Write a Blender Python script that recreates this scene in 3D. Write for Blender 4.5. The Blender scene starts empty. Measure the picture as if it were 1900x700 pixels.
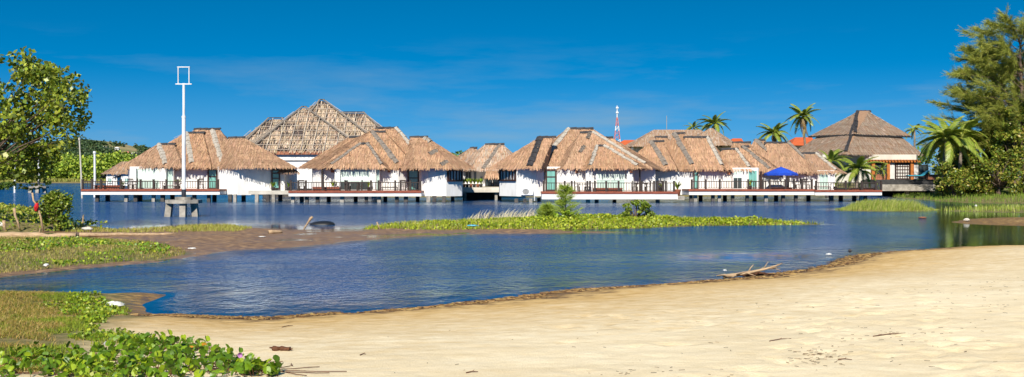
import bpy, math, random
import numpy as np
from mathutils import Vector, Matrix, noise as mnoise

random.seed(7)
rng = np.random.default_rng(7)
SC = bpy.context.scene
COL = SC.collection
R = math.radians

# ------------------------------------------------------------------ camera, sky, sun, exposure
CAMZ, F, HY = 2.37, 1900.0, 328.0          # eye height over the lagoon, focal length and horizon row of the photograph
cam = bpy.data.cameras.new('camera')
cam.sensor_width = 36.0
cam.lens = 36.0
cam.shift_y = -(350.0 - HY) / 1900.0
cam.clip_start = 0.1
cam.clip_end = 12000.0
camo = bpy.data.objects.new('camera', cam)
camo.location = (0, 0, CAMZ)
camo.rotation_euler = (R(90), 0, 0)
COL.objects.link(camo)
SC.camera = camo

SUN_EL, SUN_AZ = R(39), R(188)
w = bpy.data.worlds.new('World')
SC.world = w
w.use_nodes = True
nt = w.node_tree
nt.nodes.clear()
n_out = nt.nodes.new('ShaderNodeOutputWorld')
n_bg = nt.nodes.new('ShaderNodeBackground')
n_sky = nt.nodes.new('ShaderNodeTexSky')
n_sky.sky_type = 'NISHITA'
n_sky.sun_disc = False
n_sky.sun_elevation = SUN_EL
n_sky.sun_rotation = SUN_AZ
n_sky.altitude = 0.0
n_sky.air_density = 1.0
n_sky.dust_density = 0.0
n_sky.ozone_density = 6.0
n_hsv = nt.nodes.new('ShaderNodeHueSaturation')
n_hsv.inputs['Saturation'].default_value = 1.44
n_hsv.inputs['Value'].default_value = 0.97
n_hsv.inputs['Hue'].default_value = 0.488
n_bg.inputs['Strength'].default_value = 0.085
# thin wisps of high cloud low over the horizon
n_tc = nt.nodes.new('ShaderNodeTexCoord')
n_map = nt.nodes.new('ShaderNodeMapping')
n_map.inputs['Scale'].default_value = (2.2, 2.2, 15.0)
n_map.inputs['Rotation'].default_value = (0, R(-9), 0)
n_noi = nt.nodes.new('ShaderNodeTexNoise')
n_noi.inputs['Scale'].default_value = 1.6
n_noi.inputs['Detail'].default_value = 7.0
n_noi.inputs['Roughness'].default_value = 0.58
n_ramp = nt.nodes.new('ShaderNodeValToRGB')
n_ramp.color_ramp.elements[0].position = 0.50
n_ramp.color_ramp.elements[1].position = 0.86
n_mix = nt.nodes.new('ShaderNodeMixRGB')
n_mix.inputs['Color2'].default_value = (2.3, 3.3, 4.0, 1)
n_mul = nt.nodes.new('ShaderNodeMath'); n_mul.operation = 'MULTIPLY'; n_mul.inputs[1].default_value = 0.75
L = nt.links
L.new(n_tc.outputs['Generated'], n_map.inputs['Vector'])
L.new(n_map.outputs[0], n_noi.inputs['Vector'])
L.new(n_noi.outputs[0], n_ramp.inputs[0])
L.new(n_ramp.outputs[0], n_mul.inputs[0])
# cloud only low in the sky; the haze of the horizon thickens towards the ground
n_sep = nt.nodes.new('ShaderNodeSeparateXYZ'); L.new(n_tc.outputs['Generated'], n_sep.inputs[0])
n_low = nt.nodes.new('ShaderNodeMapRange'); n_low.inputs['From Min'].default_value = 0.14; n_low.inputs['From Max'].default_value = 0.06
L.new(n_sep.outputs['Z'], n_low.inputs['Value'])
n_cl = nt.nodes.new('ShaderNodeMath'); n_cl.operation = 'MULTIPLY'; L.new(n_mul.outputs[0], n_cl.inputs[0]); L.new(n_low.outputs[0], n_cl.inputs[1])
n_hz = nt.nodes.new('ShaderNodeMapRange'); n_hz.interpolation_type = 'SMOOTHSTEP'
n_hz.inputs['From Min'].default_value = 0.11; n_hz.inputs['From Max'].default_value = -0.01; n_hz.inputs['To Max'].default_value = 0.42
L.new(n_sep.outputs['Z'], n_hz.inputs['Value'])
n_ad = nt.nodes.new('ShaderNodeMath'); n_ad.operation = 'ADD'; L.new(n_cl.outputs[0], n_ad.inputs[0]); L.new(n_hz.outputs[0], n_ad.inputs[1])
L.new(n_ad.outputs[0], n_mix.inputs[0])
# clear tropical air: the pale band at the horizon stays thin
n_lift = nt.nodes.new('ShaderNodeMapping')
n_lift.inputs['Location'].default_value = (0, 0, 0.17)
n_lift.inputs['Scale'].default_value = (1, 1, 1.7)
L.new(n_tc.outputs['Generated'], n_lift.inputs['Vector'])
L.new(n_lift.outputs[0], n_sky.inputs['Vector'])
L.new(n_sky.outputs[0], n_hsv.inputs['Color'])
L.new(n_hsv.outputs[0], n_mix.inputs[1])
L.new(n_mix.outputs[0], n_bg.inputs[0])
L.new(n_bg.outputs[0], n_out.inputs[0])

sunv = Vector((math.sin(SUN_AZ) * math.cos(SUN_EL), math.cos(SUN_AZ) * math.cos(SUN_EL), math.sin(SUN_EL)))
sl = bpy.data.lights.new('sun', 'SUN')
sl.energy = 4.6
sl.angle = R(0.53)
sl.color = (1.0, 0.93, 0.82)
so = bpy.data.objects.new('sun', sl)
so.rotation_euler = (-sunv).to_track_quat('-Z', 'Y').to_euler()
COL.objects.link(so)

SC.view_settings.view_transform = 'Standard'
SC.view_settings.look = 'None'
SC.view_settings.exposure = 0.62
SC.view_settings.gamma = 1.0
SC.view_settings.use_curve_mapping = False
SC.render.engine = 'CYCLES'
SC.cycles.max_bounces = 6
SC.cycles.transparent_max_bounces = 12
SC.cycles.use_denoising = True
SC.cycles.caustics_reflective = False
SC.cycles.caustics_refractive = False

# ------------------------------------------------------------------ helpers
def gx(x, Y): return (x - 950.0) * Y / F
def gz(y, Y): return CAMZ - (y - HY) * Y / F
def at(x, y, Y): return Vector((gx(x, Y), Y, gz(y, Y)))
def onwater(x, y, z=0.0):
    Y = (CAMZ - z) * F / (y - HY)
    return Vector((gx(x, Y), Y, z))

ORI = {}
def origin(o):
    v = Vector((0, 0, 0))
    while o is not None:
        v = v + o.location
        o = o.parent
    return v

def thing(name, label, cat, loc=(0, 0, 0), group=None):
    o = bpy.data.objects.new(name, None)
    o.empty_display_size = 0.3
    o.location = loc
    COL.objects.link(o)
    o['label'] = label
    o['category'] = cat
    if group: o['group'] = group
    return o

def tag(o, label=None, cat=None, group=None, kind=None):
    if label: o['label'] = label
    if cat: o['category'] = cat
    if group: o['group'] = group
    if kind: o['kind'] = kind
    return o

def link(name, me, parent=None):
    o = bpy.data.objects.new(name, me)
    COL.objects.link(o)
    if parent is not None: o.parent = parent
    return o

def np_mesh(name, V, Fc, mat, cols=None, smooth=False, attrs=None):
    """V (n,3), Fc (m,k) all faces of k corners"""
    V = np.asarray(V, dtype=np.float32); Fc = np.asarray(Fc, dtype=np.int32)
    me = bpy.data.meshes.new(name)
    m, k = Fc.shape
    me.vertices.add(len(V)); me.vertices.foreach_set('co', V.ravel())
    me.loops.add(m * k); me.loops.foreach_set('vertex_index', Fc.ravel())
    me.polygons.add(m); me.polygons.foreach_set('loop_start', np.arange(0, m * k, k, dtype=np.int32))
    me.polygons.foreach_set('use_smooth', np.full(m, smooth, dtype=bool))
    me.update(calc_edges=True)
    if cols is not None:
        ca = me.color_attributes.new('tint', 'FLOAT_COLOR', 'POINT')
        c = np.ones((len(V), 4), dtype=np.float32); c[:, :3] = cols
        ca.data.foreach_set('color', c.ravel())
    for an, av in (attrs or {}).items():
        a = me.attributes.new(an, 'FLOAT', 'POINT')
        a.data.foreach_set('value', np.asarray(av, dtype=np.float32))
    if mat: me.materials.append(mat)
    return me

def np_obj(name, V, Fc, mat, parent=None, cols=None, smooth=False, attrs=None):
    V = np.asarray(V, dtype=np.float64)
    if parent is not None: V = V - np.array(origin(parent))
    return link(name, np_mesh(name, V, Fc, mat, cols, smooth, attrs), parent)

class MB:
    def __init__(s): s.v = []; s.f = []
    def add(s, vs, fs):
        b = len(s.v); s.v += [tuple(p) for p in vs]; s.f += [tuple(i + b for i in q) for q in fs]; return s
    def box(s, a, b):
        x0, y0, z0 = a; x1, y1, z1 = b
        vs = [(x0,y0,z0),(x1,y0,z0),(x1,y1,z0),(x0,y1,z0),(x0,y0,z1),(x1,y0,z1),(x1,y1,z1),(x0,y1,z1)]
        return s.add(vs, [(3,2,1,0),(4,5,6,7),(0,1,5,4),(1,2,6,5),(2,3,7,6),(3,0,4,7)])
    def bar(s, p, q, wx, wy, up=(0, 0, 1)):
        p = Vector(p); q = Vector(q); d = (q - p).normalized()
        u = Vector(up)
        if abs(d.dot(u)) > 0.98: u = Vector((0, 1, 0))
        a = d.cross(u).normalized() * wx / 2; b = a.cross(d).normalized() * wy / 2
        vs = [p-a-b, p+a-b, p+a+b, p-a+b, q-a-b, q+a-b, q+a+b, q-a+b]
        return s.add(vs, [(3,2,1,0),(4,5,6,7),(0,1,5,4),(1,2,6,5),(2,3,7,6),(3,0,4,7)])
    def tube(s, pts, rad, n=8, caps=True):
        pts = [Vector(p) for p in pts]
        if not hasattr(rad, '__len__'): rad = [rad] * len(pts)
        b = len(s.v); ref = None
        for i, p in enumerate(pts):
            d = (pts[min(i+1, len(pts)-1)] - pts[max(i-1, 0)]).normalized()
            if ref is None: ref = Vector((1, 0, 0)) if abs(d.x) < 0.8 else Vector((0, 0, 1))
            a = (ref - d * ref.dot(d)).normalized(); c = d.cross(a); ref = a
            for k in range(n):
                t = 2 * math.pi * k / n
                s.v.append(tuple(p + (a * math.cos(t) + c * math.sin(t)) * rad[i]))
        for i in range(len(pts) - 1):
            for k in range(n):
                k2 = (k + 1) % n
                s.f.append((b+i*n+k, b+i*n+k2, b+(i+1)*n+k2, b+(i+1)*n+k))
        if caps:
            s.f.append(tuple(b + k for k in reversed(range(n))))
            s.f.append(tuple(b + (len(pts)-1)*n + k for k in range(n)))
        return s
    def prism(s, plan, z0, z1):
        n = len(plan)
        vs = [(x, y, z0) for x, y in plan] + [(x, y, z1) for x, y in plan]
        fs = [tuple(reversed(range(n))), tuple(range(n, 2*n))] + [(i, (i+1) % n, n+(i+1) % n, n+i) for i in range(n)]
        return s.add(vs, fs)
    def mesh(s, name, mat, off=(0, 0, 0), smooth=False):
        me = bpy.data.meshes.new(name)
        o = Vector(off)
        me.from_pydata([tuple(Vector(p) - o) for p in s.v], [], s.f)
        if smooth: me.polygons.foreach_set('use_smooth', [True] * len(me.polygons))
        if mat: me.materials.append(mat)
        me.update()
        return me
    def build(s, name, mat, parent=None, smooth=False):
        off = origin(parent) if parent is not None else Vector((0, 0, 0))
        return link(name, s.mesh(name, mat, off, smooth), parent)

def copy_tree(o, parent=None):
    c = o.copy(); COL.objects.link(c)
    if parent is not None: c.parent = parent
    for ch in o.children: copy_tree(ch, c)
    return c

# ------------------------------------------------------------------ materials
def new_mat(name):
    m = bpy.data.materials.new(name); m.use_nodes = True
    t = m.node_tree; t.nodes.clear()
    out = t.nodes.new('ShaderNodeOutputMaterial'); p = t.nodes.new('ShaderNodeBsdfPrincipled')
    t.links.new(p.outputs[0], out.inputs[0])
    return m, t, p, out

def N(t, typ, **kw):
    n = t.nodes.new(typ)
    for k, v in kw.items():
        if k in n.inputs.keys(): n.inputs[k].default_value = v
        else: setattr(n, k, v)
    return n

def ramp(t, fac, stops, interp='LINEAR'):
    n = t.nodes.new('ShaderNodeValToRGB'); cr = n.color_ramp; cr.interpolation = interp
    while len(cr.elements) < len(stops): cr.elements.new(0.5)
    for e, (p, c) in zip(cr.elements, stops):
        e.position = p; e.color = (*c, 1) if hasattr(c, '__len__') else (c, c, c, 1)
    t.links.new(fac, n.inputs[0])
    return n.outputs[0]

def noise_fac(t, scale, detail=4, rough=0.6, stretch=(1, 1, 1), coord='Position'):
    if coord == 'Position': src = t.nodes.new('ShaderNodeNewGeometry').outputs['Position']
    else: src = t.nodes.new('ShaderNodeTexCoord').outputs[coord]
    mp = N(t, 'ShaderNodeMapping'); mp.inputs['Scale'].default_value = stretch
    t.links.new(src, mp.inputs[0])
    n = N(t, 'ShaderNodeTexNoise', Scale=scale, Detail=detail, Roughness=rough)
    t.links.new(mp.outputs[0], n.inputs['Vector'])
    return n.outputs[0]

def mixc(t, fac, a, b, mode='MIX'):
    n = t.nodes.new('ShaderNodeMixRGB'); n.blend_type = mode
    for s, v in zip(n.inputs, (fac, a, b)):
        if hasattr(v, 'links'): t.links.new(v, s)
        elif hasattr(v, '__len__'): s.default_value = (*v[:3], 1)
        else: s.default_value = v
    return n.outputs[0]

def bump(t, p, h, strength=0.4, dist=0.02):
    b = N(t, 'ShaderNodeBump', Strength=strength, Distance=dist)
    t.links.new(h, b.inputs['Height']); t.links.new(b.outputs[0], p.inputs['Normal'])

def simple(name, c1, c2=None, rough=0.7, scale=3.0, stretch=(1, 1, 1), bs=0.25, bd=0.02, lo=0.35, hi=0.65, spec=0.4, metallic=0.0):
    m, t, p, o = new_mat(name)
    p.inputs['Roughness'].default_value = rough
    p.inputs['Specular IOR Level'].default_value = spec
    p.inputs['Metallic'].default_value = metallic
    if c2 is None: c2 = tuple(c * 0.75 for c in c1)
    f = noise_fac(t, scale, 5, 0.65, stretch)
    t.links.new(ramp(t, f, [(lo, c2), (hi, c1)]), p.inputs['Base Color'])
    if bs: bump(t, p, f, bs, bd)
    return m

def tint_mat(name, base=(1, 1, 1), rough=0.6, trans=0.0, spec=0.3, patch=None):
    m, t, p, o = new_mat(name)
    a = N(t, 'ShaderNodeAttribute'); a.attribute_name = 'tint'
    col = mixc(t, 1.0, a.outputs['Color'], base, 'MULTIPLY')
    if patch:
        f = noise_fac(t, patch[0], 4, 0.6)
        col = mixc(t, 1.0, col, ramp(t, f, [(0.3, patch[1]), (0.7, patch[2])]), 'MULTIPLY')
    t.links.new(col, p.inputs['Base Color'])
    p.inputs['Roughness'].default_value = rough
    p.inputs['Specular IOR Level'].default_value = spec
    if trans:
        tr = N(t, 'ShaderNodeBsdfTranslucent'); t.links.new(mixc(t, 1.0, col, (1.0, 1.0, 0.55), 'MULTIPLY'), tr.inputs[0])
        mx = N(t, 'ShaderNodeMixShader'); mx.inputs[0].default_value = trans
        t.links.new(p.outputs[0], mx.inputs[1]); t.links.new(tr.outputs[0], mx.inputs[2]); t.links.new(mx.outputs[0], o.inputs[0])
    return m

M = {}
M['straw'] = tint_mat('straw', rough=0.85, spec=0.15, patch=(0.5, (0.86, 0.84, 0.82), (1.08, 1.05, 1.0)))
M['thatch_base'] = simple('thatch_base', (0.32, 0.20, 0.12), (0.22, 0.13, 0.08), 0.9, 3.0, (1, 1, 5), 0.6, 0.05)
M['cap_pale'] = simple('cap_pale', (0.46, 0.42, 0.36), (0.27, 0.23, 0.18), 0.8, 4.0, (1, 1, 3), 0.4, 0.03)
M['cap_grey'] = simple('cap_grey', (0.27, 0.23, 0.19), (0.13, 0.11, 0.09), 0.8, 4.0, (1, 1, 3), 0.4, 0.03)
M['cap_dark'] = simple('cap_dark', (0.05, 0.045, 0.045), (0.02, 0.02, 0.022), 0.7, 3.0)
M['white_wall'] = simple('white_wall', (0.80, 0.79, 0.76), (0.62, 0.60, 0.55), 0.75, 0.9, (1, 1, 0.35), 0.05, 0.01, lo=0.28, hi=0.55)
M['white_trim'] = simple('white_trim', (0.80, 0.79, 0.77), (0.66, 0.64, 0.6), 0.6, 1.2, (0.6, 1, 2), 0.05, 0.01)
M['pale_wall'] = simple('pale_wall', (0.62, 0.60, 0.52), (0.50, 0.48, 0.41), 0.8, 0.8, (1, 1, 0.4), 0.05, 0.01)
M['red_wood'] = simple('red_wood', (0.30, 0.075, 0.035), (0.16, 0.04, 0.02), 0.55, 2.5, (1, 1, 6), 0.2, 0.01)
M['dark_wood'] = simple('dark_wood', (0.045, 0.028, 0.02), (0.02, 0.013, 0.01), 0.55, 5.0, (4, 4, 1), 0.2, 0.01)
M['frame_wood'] = simple('frame_wood', (0.06, 0.025, 0.018), (0.03, 0.014, 0.012), 0.5, 5.0, (4, 4, 1), 0.2, 0.01)
M['orange_wood'] = simple('orange_wood', (0.50, 0.17, 0.035), (0.32, 0.10, 0.02), 0.5, 4.0, (3, 3, 1), 0.2, 0.01)
M['fascia_wood'] = simple('fascia_wood', (0.42, 0.16, 0.08), (0.2, 0.08, 0.045), 0.7, 1.0, (1, 1, 3))
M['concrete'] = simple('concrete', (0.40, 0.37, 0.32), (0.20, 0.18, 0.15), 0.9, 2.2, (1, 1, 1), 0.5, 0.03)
M['concrete_shaded'] = simple('concrete_shaded', (0.10, 0.09, 0.08), (0.035, 0.032, 0.03), 0.9, 2.2, (1, 1, 1), 0.5, 0.03)  # shaded copy of the concrete, for parts under decks and terraces
M['slate'] = simple('slate', (0.045, 0.045, 0.045), (0.02, 0.02, 0.02), 0.6, 2.2, (1, 1, 1), 0.3, 0.02)
M['stone_pale'] = simple('stone_pale', (0.58, 0.54, 0.47), (0.42, 0.39, 0.33), 0.85, 1.4, (1, 1, 1), 0.3, 0.02)
M['steel_white'] = simple('steel_white', (0.78, 0.79, 0.80), (0.62, 0.63, 0.64), 0.4, 3.0, (1, 1, 0.3), 0.0)
M['steel_dark'] = simple('steel_dark', (0.03, 0.035, 0.05), (0.02, 0.02, 0.025), 0.5, 3.0)
M['blue_cloth'] = simple('blue_cloth', (0.012, 0.075, 0.52), (0.008, 0.05, 0.40), 0.8, 3.0, (1, 1, 1), 0.2, 0.02)
M['teal_cloth'] = simple('teal_cloth', (0.03, 0.32, 0.42), (0.02, 0.22, 0.32), 0.8, 3.0)
M['black_cloth'] = simple('black_cloth', (0.015, 0.015, 0.018), (0.01, 0.01, 0.01), 0.8, 3.0)
M['red_cloth'] = simple('red_cloth', (0.62, 0.015, 0.02), (0.4, 0.01, 0.012), 0.8, 9.0)
M['curtain'] = simple('curtain', (0.72, 0.70, 0.66), (0.5, 0.48, 0.44), 0.8, 6.0, (4, 4, 0.4), 0.5, 0.04)
M['blind'] = simple('blind', (0.62, 0.72, 0.66), (0.52, 0.63, 0.57), 0.7, 2.0, (1, 1, 8), 0.1, 0.01)
M['terracotta'] = simple('terracotta', (0.36, 0.12, 0.06), (0.24, 0.08, 0.04), 0.8, 5.0)
M['pot_dark'] = simple('pot_dark', (0.06, 0.05, 0.05), (0.03, 0.027, 0.027), 0.6, 5.0)
M['roof_tile'] = simple('roof_tile', (0.62, 0.13, 0.03), (0.45, 0.09, 0.025), 0.7, 1.0, (1, 4, 4))
M['red_hazed'] = simple('red_hazed', (0.55, 0.16, 0.14), None, 0.5, 1.0)  # red paint lightened to carry the haze of distance in its colour
M['driftwood'] = simple('driftwood', (0.50, 0.36, 0.22), (0.28, 0.18, 0.10), 0.85, 3.0, (1, 6, 6), 0.5, 0.02)
M['bark'] = simple('bark', (0.16, 0.11, 0.075), (0.07, 0.05, 0.035), 0.9, 6.0, (1, 1, 0.4), 0.6, 0.03)
M['palm_bark'] = simple('palm_bark', (0.27, 0.22, 0.17), (0.14, 0.11, 0.085), 0.9, 2.0, (1, 1, 5), 0.6, 0.03)
M['brown_wood'] = simple('brown_wood', (0.15, 0.055, 0.02), (0.06, 0.025, 0.012), 0.8, 20.0, (1, 4, 4), 0.5, 0.01)
M['plastic_white'] = simple('plastic_white', (0.74, 0.73, 0.70), (0.56, 0.55, 0.52), 0.35, 14.0, (1, 1, 1), 0.5, 0.03)
M['plastic_blue'] = simple('plastic_blue', (0.05, 0.38, 0.55), (0.04, 0.28, 0.42), 0.4, 8.0)
M['rubber'] = simple('rubber', (0.018, 0.018, 0.02), (0.01, 0.01, 0.01), 0.45, 5.0)
M['metal_grey'] = simple('metal_grey', (0.35, 0.35, 0.35), (0.25, 0.25, 0.25), 0.5, 5.0)
M['leaf'] = tint_mat('leaf', (1.3, 1.25, 1.0), rough=0.42, trans=0.28, spec=0.45)
M['leaf_dull'] = tint_mat('leaf_dull', (1.3, 1.25, 1.0), rough=0.6, trans=0.22, spec=0.25)
M['blade'] = tint_mat('blade', (1.2, 1.15, 1.0), rough=0.6, trans=0.25, spec=0.25)

def glass(name, c):
    m, t, p, o = new_mat(name)
    p.inputs['Roughness'].default_value = 0.08
    f = noise_fac(t, 1.6, 2, 0.5, (3, 3, 0.3))
    t.links.new(ramp(t, f, [(0.3, tuple(x * 0.7 for x in c)), (0.7, c)]), p.inputs['Base Color'])
    p.inputs['Specular IOR Level'].default_value = 0.5
    return m
M['glass_teal'] = glass('glass_teal', (0.20, 0.47, 0.41))
M['glass_pale'] = glass('glass_pale', (0.52, 0.68, 0.60))
M['glass_dark'] = glass('glass_dark', (0.05, 0.065, 0.065))

# ------------------------------------------------------------------ land and water
def px_poly(pts): return np.array([onwater(x, y)[:2] for x, y in pts])
P_BEACH = px_poly([(3400, 436), (2600, 444), (1900, 457), (1820, 458), (1750, 461), (1690, 466), (1600, 472), (1560, 482), (1545, 491), (1500, 499), (1440, 508), (1380, 517), (1310, 522),
                   (1250, 527), (1150, 533), (1060, 539), (1000, 548), (940, 556), (870, 562), (800, 570), (720, 576), (640, 581), (560, 587), (480, 592), (400, 588), (340, 583),
                   (295, 586), (270, 578), (266, 566), (285, 556), (312, 547), (255, 543), (200, 545), (120, 541), (40, 541), (0, 543), (-300, 545), (-900, 550)])
P_BEACH = np.vstack([P_BEACH, [(-60, 12), (-60, -40), (120, -40), (120, 38)]])
P_TONGUE = px_poly([(-900, 434), (-300, 438), (0, 441), (90, 441), (200, 445), (268, 450), (310, 459), (344, 467), (350, 473), (300, 482), (230, 488), (170, 493), (100, 500), (40, 506), (0, 511), (-300, 520), (-900, 535)])
P_MUD = px_poly([(-900, 440), (0, 440), (120, 425), (200, 427), (300, 424), (330, 421), (420, 419), (500, 424), (540, 426), (600, 426), (680, 425), (800, 425), (1000, 427), (1120, 429), (1185, 432), (1080, 433),
                 (960, 434), (870, 435), (780, 439), (700, 443), (640, 448), (580, 455), (520, 461), (470, 462), (400, 468), (340, 480), (300, 487), (150, 499), (0, 516), (-400, 526), (-900, 540)])
P_BANK = px_poly([(-900, 372), (-300, 376), (0, 384), (60, 392), (100, 402), (125, 415), (160, 421), (205, 424), (200, 429), (100, 431), (0, 433), (-900, 440)])
P_SPIT = px_poly([(670, 426), (720, 420), (800, 417), (900, 414), (980, 411), (1060, 409), (1140, 408.5), (1220, 409), (1310, 411), (1400, 413), (1480, 415), (1530, 416.3), (1480, 417.5), (1300, 419), (1240, 421), (1180, 424), (1000, 427), (850, 428), (720, 428)])
P_ISLET = px_poly([(1548, 389), (1580, 386), (1640, 385), (1700, 387), (1745, 390), (1720, 392), (1640, 392.5), (1570, 391.5)])
P_SHORE = px_poly([(1655, 364), (1690, 361), (1760, 359), (1900, 357), (3200, 354), (3200, 386), (1960, 378), (1900, 377.5), (1800, 377), (1745, 374), (1700, 370), (1665, 367)])
P_STRIP = px_poly([(1740, 392), (1790, 389), (1900, 387), (3200, 384), (3200, 398), (1900, 394.5), (1800, 393.5)])
P_SANDBAR = px_poly([(1760, 412), (1800, 407), (1850, 404), (1900, 403), (3200, 396), (3200, 432), (1960, 422), (1900, 419.5), (1850, 418), (1800, 416)])
P_BACK = np.array([(-29, 119), (10, 117), (34, 124), (48, 129), (70, 127), (900, 126), (3000, 200), (6000, 3000), (6000, 9000), (-3000, 9000), (-400, 420), (-29, 350)])
P_FAR = np.array([(-6000, 380), (-600, 376), (-200, 372), (-120, 380), (-29, 360), (50, 360), (50, 9000), (-9000, 9000)])

def sdist(P, X, Y):
    """signed distance, positive inside"""
    d2 = np.full(X.shape, 1e18); inside = np.zeros(X.shape, bool)
    n = len(P)
    for i in range(n):
        ax, ay = P[i]; bx, by = P[(i + 1) % n]
        ex, ey = bx - ax, by - ay
        L2 = ex * ex + ey * ey + 1e-12
        tt = np.clip(((X - ax) * ex + (Y - ay) * ey) / L2, 0, 1)
        d2 = np.minimum(d2, (X - ax - tt * ex) ** 2 + (Y - ay - tt * ey) ** 2)
        c = ((ay > Y) != (by > Y))
        with np.errstate(divide='ignore', invalid='ignore'):
            xi = ax + (Y - ay) * ex / (ey if abs(ey) > 1e-12 else 1e-12)
        inside ^= c & (X < xi)
    d = np.sqrt(d2)
    return np.where(inside, d, -d)

def vnoise(X, Y, s, seed=0):
    """cheap smooth value noise"""
    x = X / s + seed * 17.3; y = Y / s + seed * 9.1
    xi = np.floor(x).astype(np.int64); yi = np.floor(y).astype(np.int64)
    fx = x - xi; fy = y - yi
    fx = fx * fx * (3 - 2 * fx); fy = fy * fy * (3 - 2 * fy)
    def h(a, b):
        q = (a * 374761393 + b * 668265263 + seed * 69069) & 0x7fffffff
        q = ((q ^ (q >> 13)) * 1274126177) & 0x7fffffff
        return ((q ^ (q >> 16)) & 0xffff) / 65535.0
    return (h(xi, yi) * (1 - fx) + h(xi + 1, yi) * fx) * (1 - fy) + (h(xi, yi + 1) * (1 - fx) + h(xi + 1, yi + 1) * fx) * fy - 0.5

# walkers' tracks crossing the dry sand, and older scuffs
_fr = random.Random(41); FOOT = []
for x0, y0, hd, n_ in ((1.5, 8.2, 0.95, 30), (3.6, 8.0, 1.15, 26), (7.5, 9.0, 2.5, 26), (4.5, 13.8, 0.2, 24), (6.2, 7.8, 0.8, 20)):
    for i in range(n_):
        x0 += 0.36 * math.cos(hd); y0 += 0.36 * math.sin(hd); hd += _fr.gauss(0, 0.06); sd_ = 0.11 * (1 if i % 2 else -1)
        FOOT.append((x0 - sd_ * math.sin(hd) + _fr.gauss(0, .03), y0 + sd_ * math.cos(hd) + _fr.gauss(0, .03), _fr.uniform(.075, .10), _fr.uniform(.02, .038), hd - math.pi / 2))
for i in range(170): FOOT.append((_fr.uniform(0.5, 11), _fr.uniform(7.5, 15.5), _fr.uniform(.07, .15), _fr.uniform(.008, .024), _fr.uniform(0, 3)))
def land(X, Y):
    """height over the lagoon and cover weights (sand, turf, mud)"""
    wob = 0.5 * vnoise(X, Y, 1.7, 1) + 0.28 * vnoise(X, Y, 0.6, 2)
    wobs = wob * np.clip(Y / 45.0, 0.3, 1.0)
    z = np.full(X.shape, -1.6); sand = np.zeros(X.shape); turf = np.zeros(X.shape); mud = np.zeros(X.shape)
    def put(P, slope, hmax, below, cover, extra=0.0):
        nonlocal z, sand, turf, mud
        d = sdist(P, X, Y) + wobs * 0.8
        h = np.where(d > 0, hmax * (1 - np.exp(-d * slope / hmax)), np.maximum(d * below, -1.6)) + np.where(d > 0, extra * np.clip(d, 0, 1), 0)
        m = h > z
        z = np.where(m, h, z)
        for nme, a in (('sand', sand), ('turf', turf), ('mud', mud)): a[m] = 1.0 if nme == cover else 0.0
    put(P_MUD, 0.06, 0.07, 0.16, 'mud', 0.11 * vnoise(X, Y * 0.6, 2.0, 5) + 0.06 * vnoise(X, Y, 0.8, 15) - 0.02)
    put(P_TONGUE, 0.10, 0.16, 0.14, 'turf')
    put(P_BANK, 0.16, 0.5, 0.3, 'turf')
    put(P_SPIT, 0.15, 0.22, 0.3, 'turf')
    put(P_ISLET, 0.10, 0.15, 0.14, 'turf')
    put(P_SHORE, 0.07, 0.55, 0.10, 'turf')
    put(P_STRIP, 0.08, 0.12, 0.05, 'turf')
    put(P_SANDBAR, 0.05, 0.10, 0.035, 'sand')
    put(P_BACK, 0.2, 0.7, 0.6, 'turf')
    put(P_FAR, 0.05, 1.0, 0.2, 'turf')
    put(P_BEACH, 0.115, 0.80, 0.075, 'sand', 0.012 * vnoise(X, Y, 1.3, 6) + 0.05 * vnoise(X, Y, 4.5, 8))
    # the weedy ground at the near left
    wx = X - (gx(268, 1.0) * Y + 0.9 * vnoise(X, Y, 1.5, 11))
    near_turf = (sand > 0) & (wx < 0) & (Y < 22)
    tw = np.clip(-wx / 0.7, 0, 1) * np.clip((Y - 9.2) / 1.2, 0, 1)
    turf = np.where(near_turf, tw, turf); sand = np.where(near_turf, 1 - tw, sand)
    z = z + np.where((sand > 0.3) & (z > 0.06), 0.018 * vnoise(X, Y, 0.55, 3) + 0.012 * vnoise(X, Y, 0.23, 4), 0)
    near = (Y < 22) & (Y > 6) & (X > -3) & (sand > 0.5) & (z > 0.12)
    if near.any():
        xn, yn = X[near], Y[near]; dz = np.zeros(xn.shape)
        for fx, fy, fr, fd, fa in FOOT:
            m = (np.abs(xn - fx) < 0.6) & (np.abs(yn - fy) < 0.6)
            if m.any():
                ux = (xn[m] - fx) * math.cos(fa) + (yn[m] - fy) * math.sin(fa); uy = -(xn[m] - fx) * math.sin(fa) + (yn[m] - fy) * math.cos(fa)
                r2 = (ux / fr) ** 2 + (uy / (fr * 1.7)) ** 2
                dz[m] += fd * (0.45 * np.exp(-((np.sqrt(r2) - 1.5) / 0.45) ** 2) - np.exp(-r2 * 1.2))
        z[near] += dz
    return z, sand, turf, mud

def hland(x, y):
    return ground_z(x, y)

def axis_y():
    a = list(np.linspace(-38, 4.6, 16)); y = 5.0
    while y < 132: a.append(y); y *= 1.0065 if 7 < y < 16 else 1.0118
    while y < 9500: a.append(y); y *= 1.10
    return np.array(a)
def axis_x(n, half, a=8.0):
    t = np.linspace(-1, 1, n) * math.asinh(half / a)
    x = a * np.sinh(t); out = []; v = half * 1.3
    while v < 7000: out.append(v); v *= 1.45
    out = np.array(out)
    return np.concatenate([-out[::-1], x, out])

def grid_mesh(xs, ys):
    X, Y = np.meshgrid(xs, ys)
    ny, nx = X.shape
    idx = np.arange(nx * ny).reshape(ny, nx)
    Fc = np.stack([idx[:-1, :-1], idx[:-1, 1:], idx[1:, 1:], idx[1:, :-1]], -1).reshape(-1, 4)
    return X.ravel(), Y.ravel(), Fc

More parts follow.
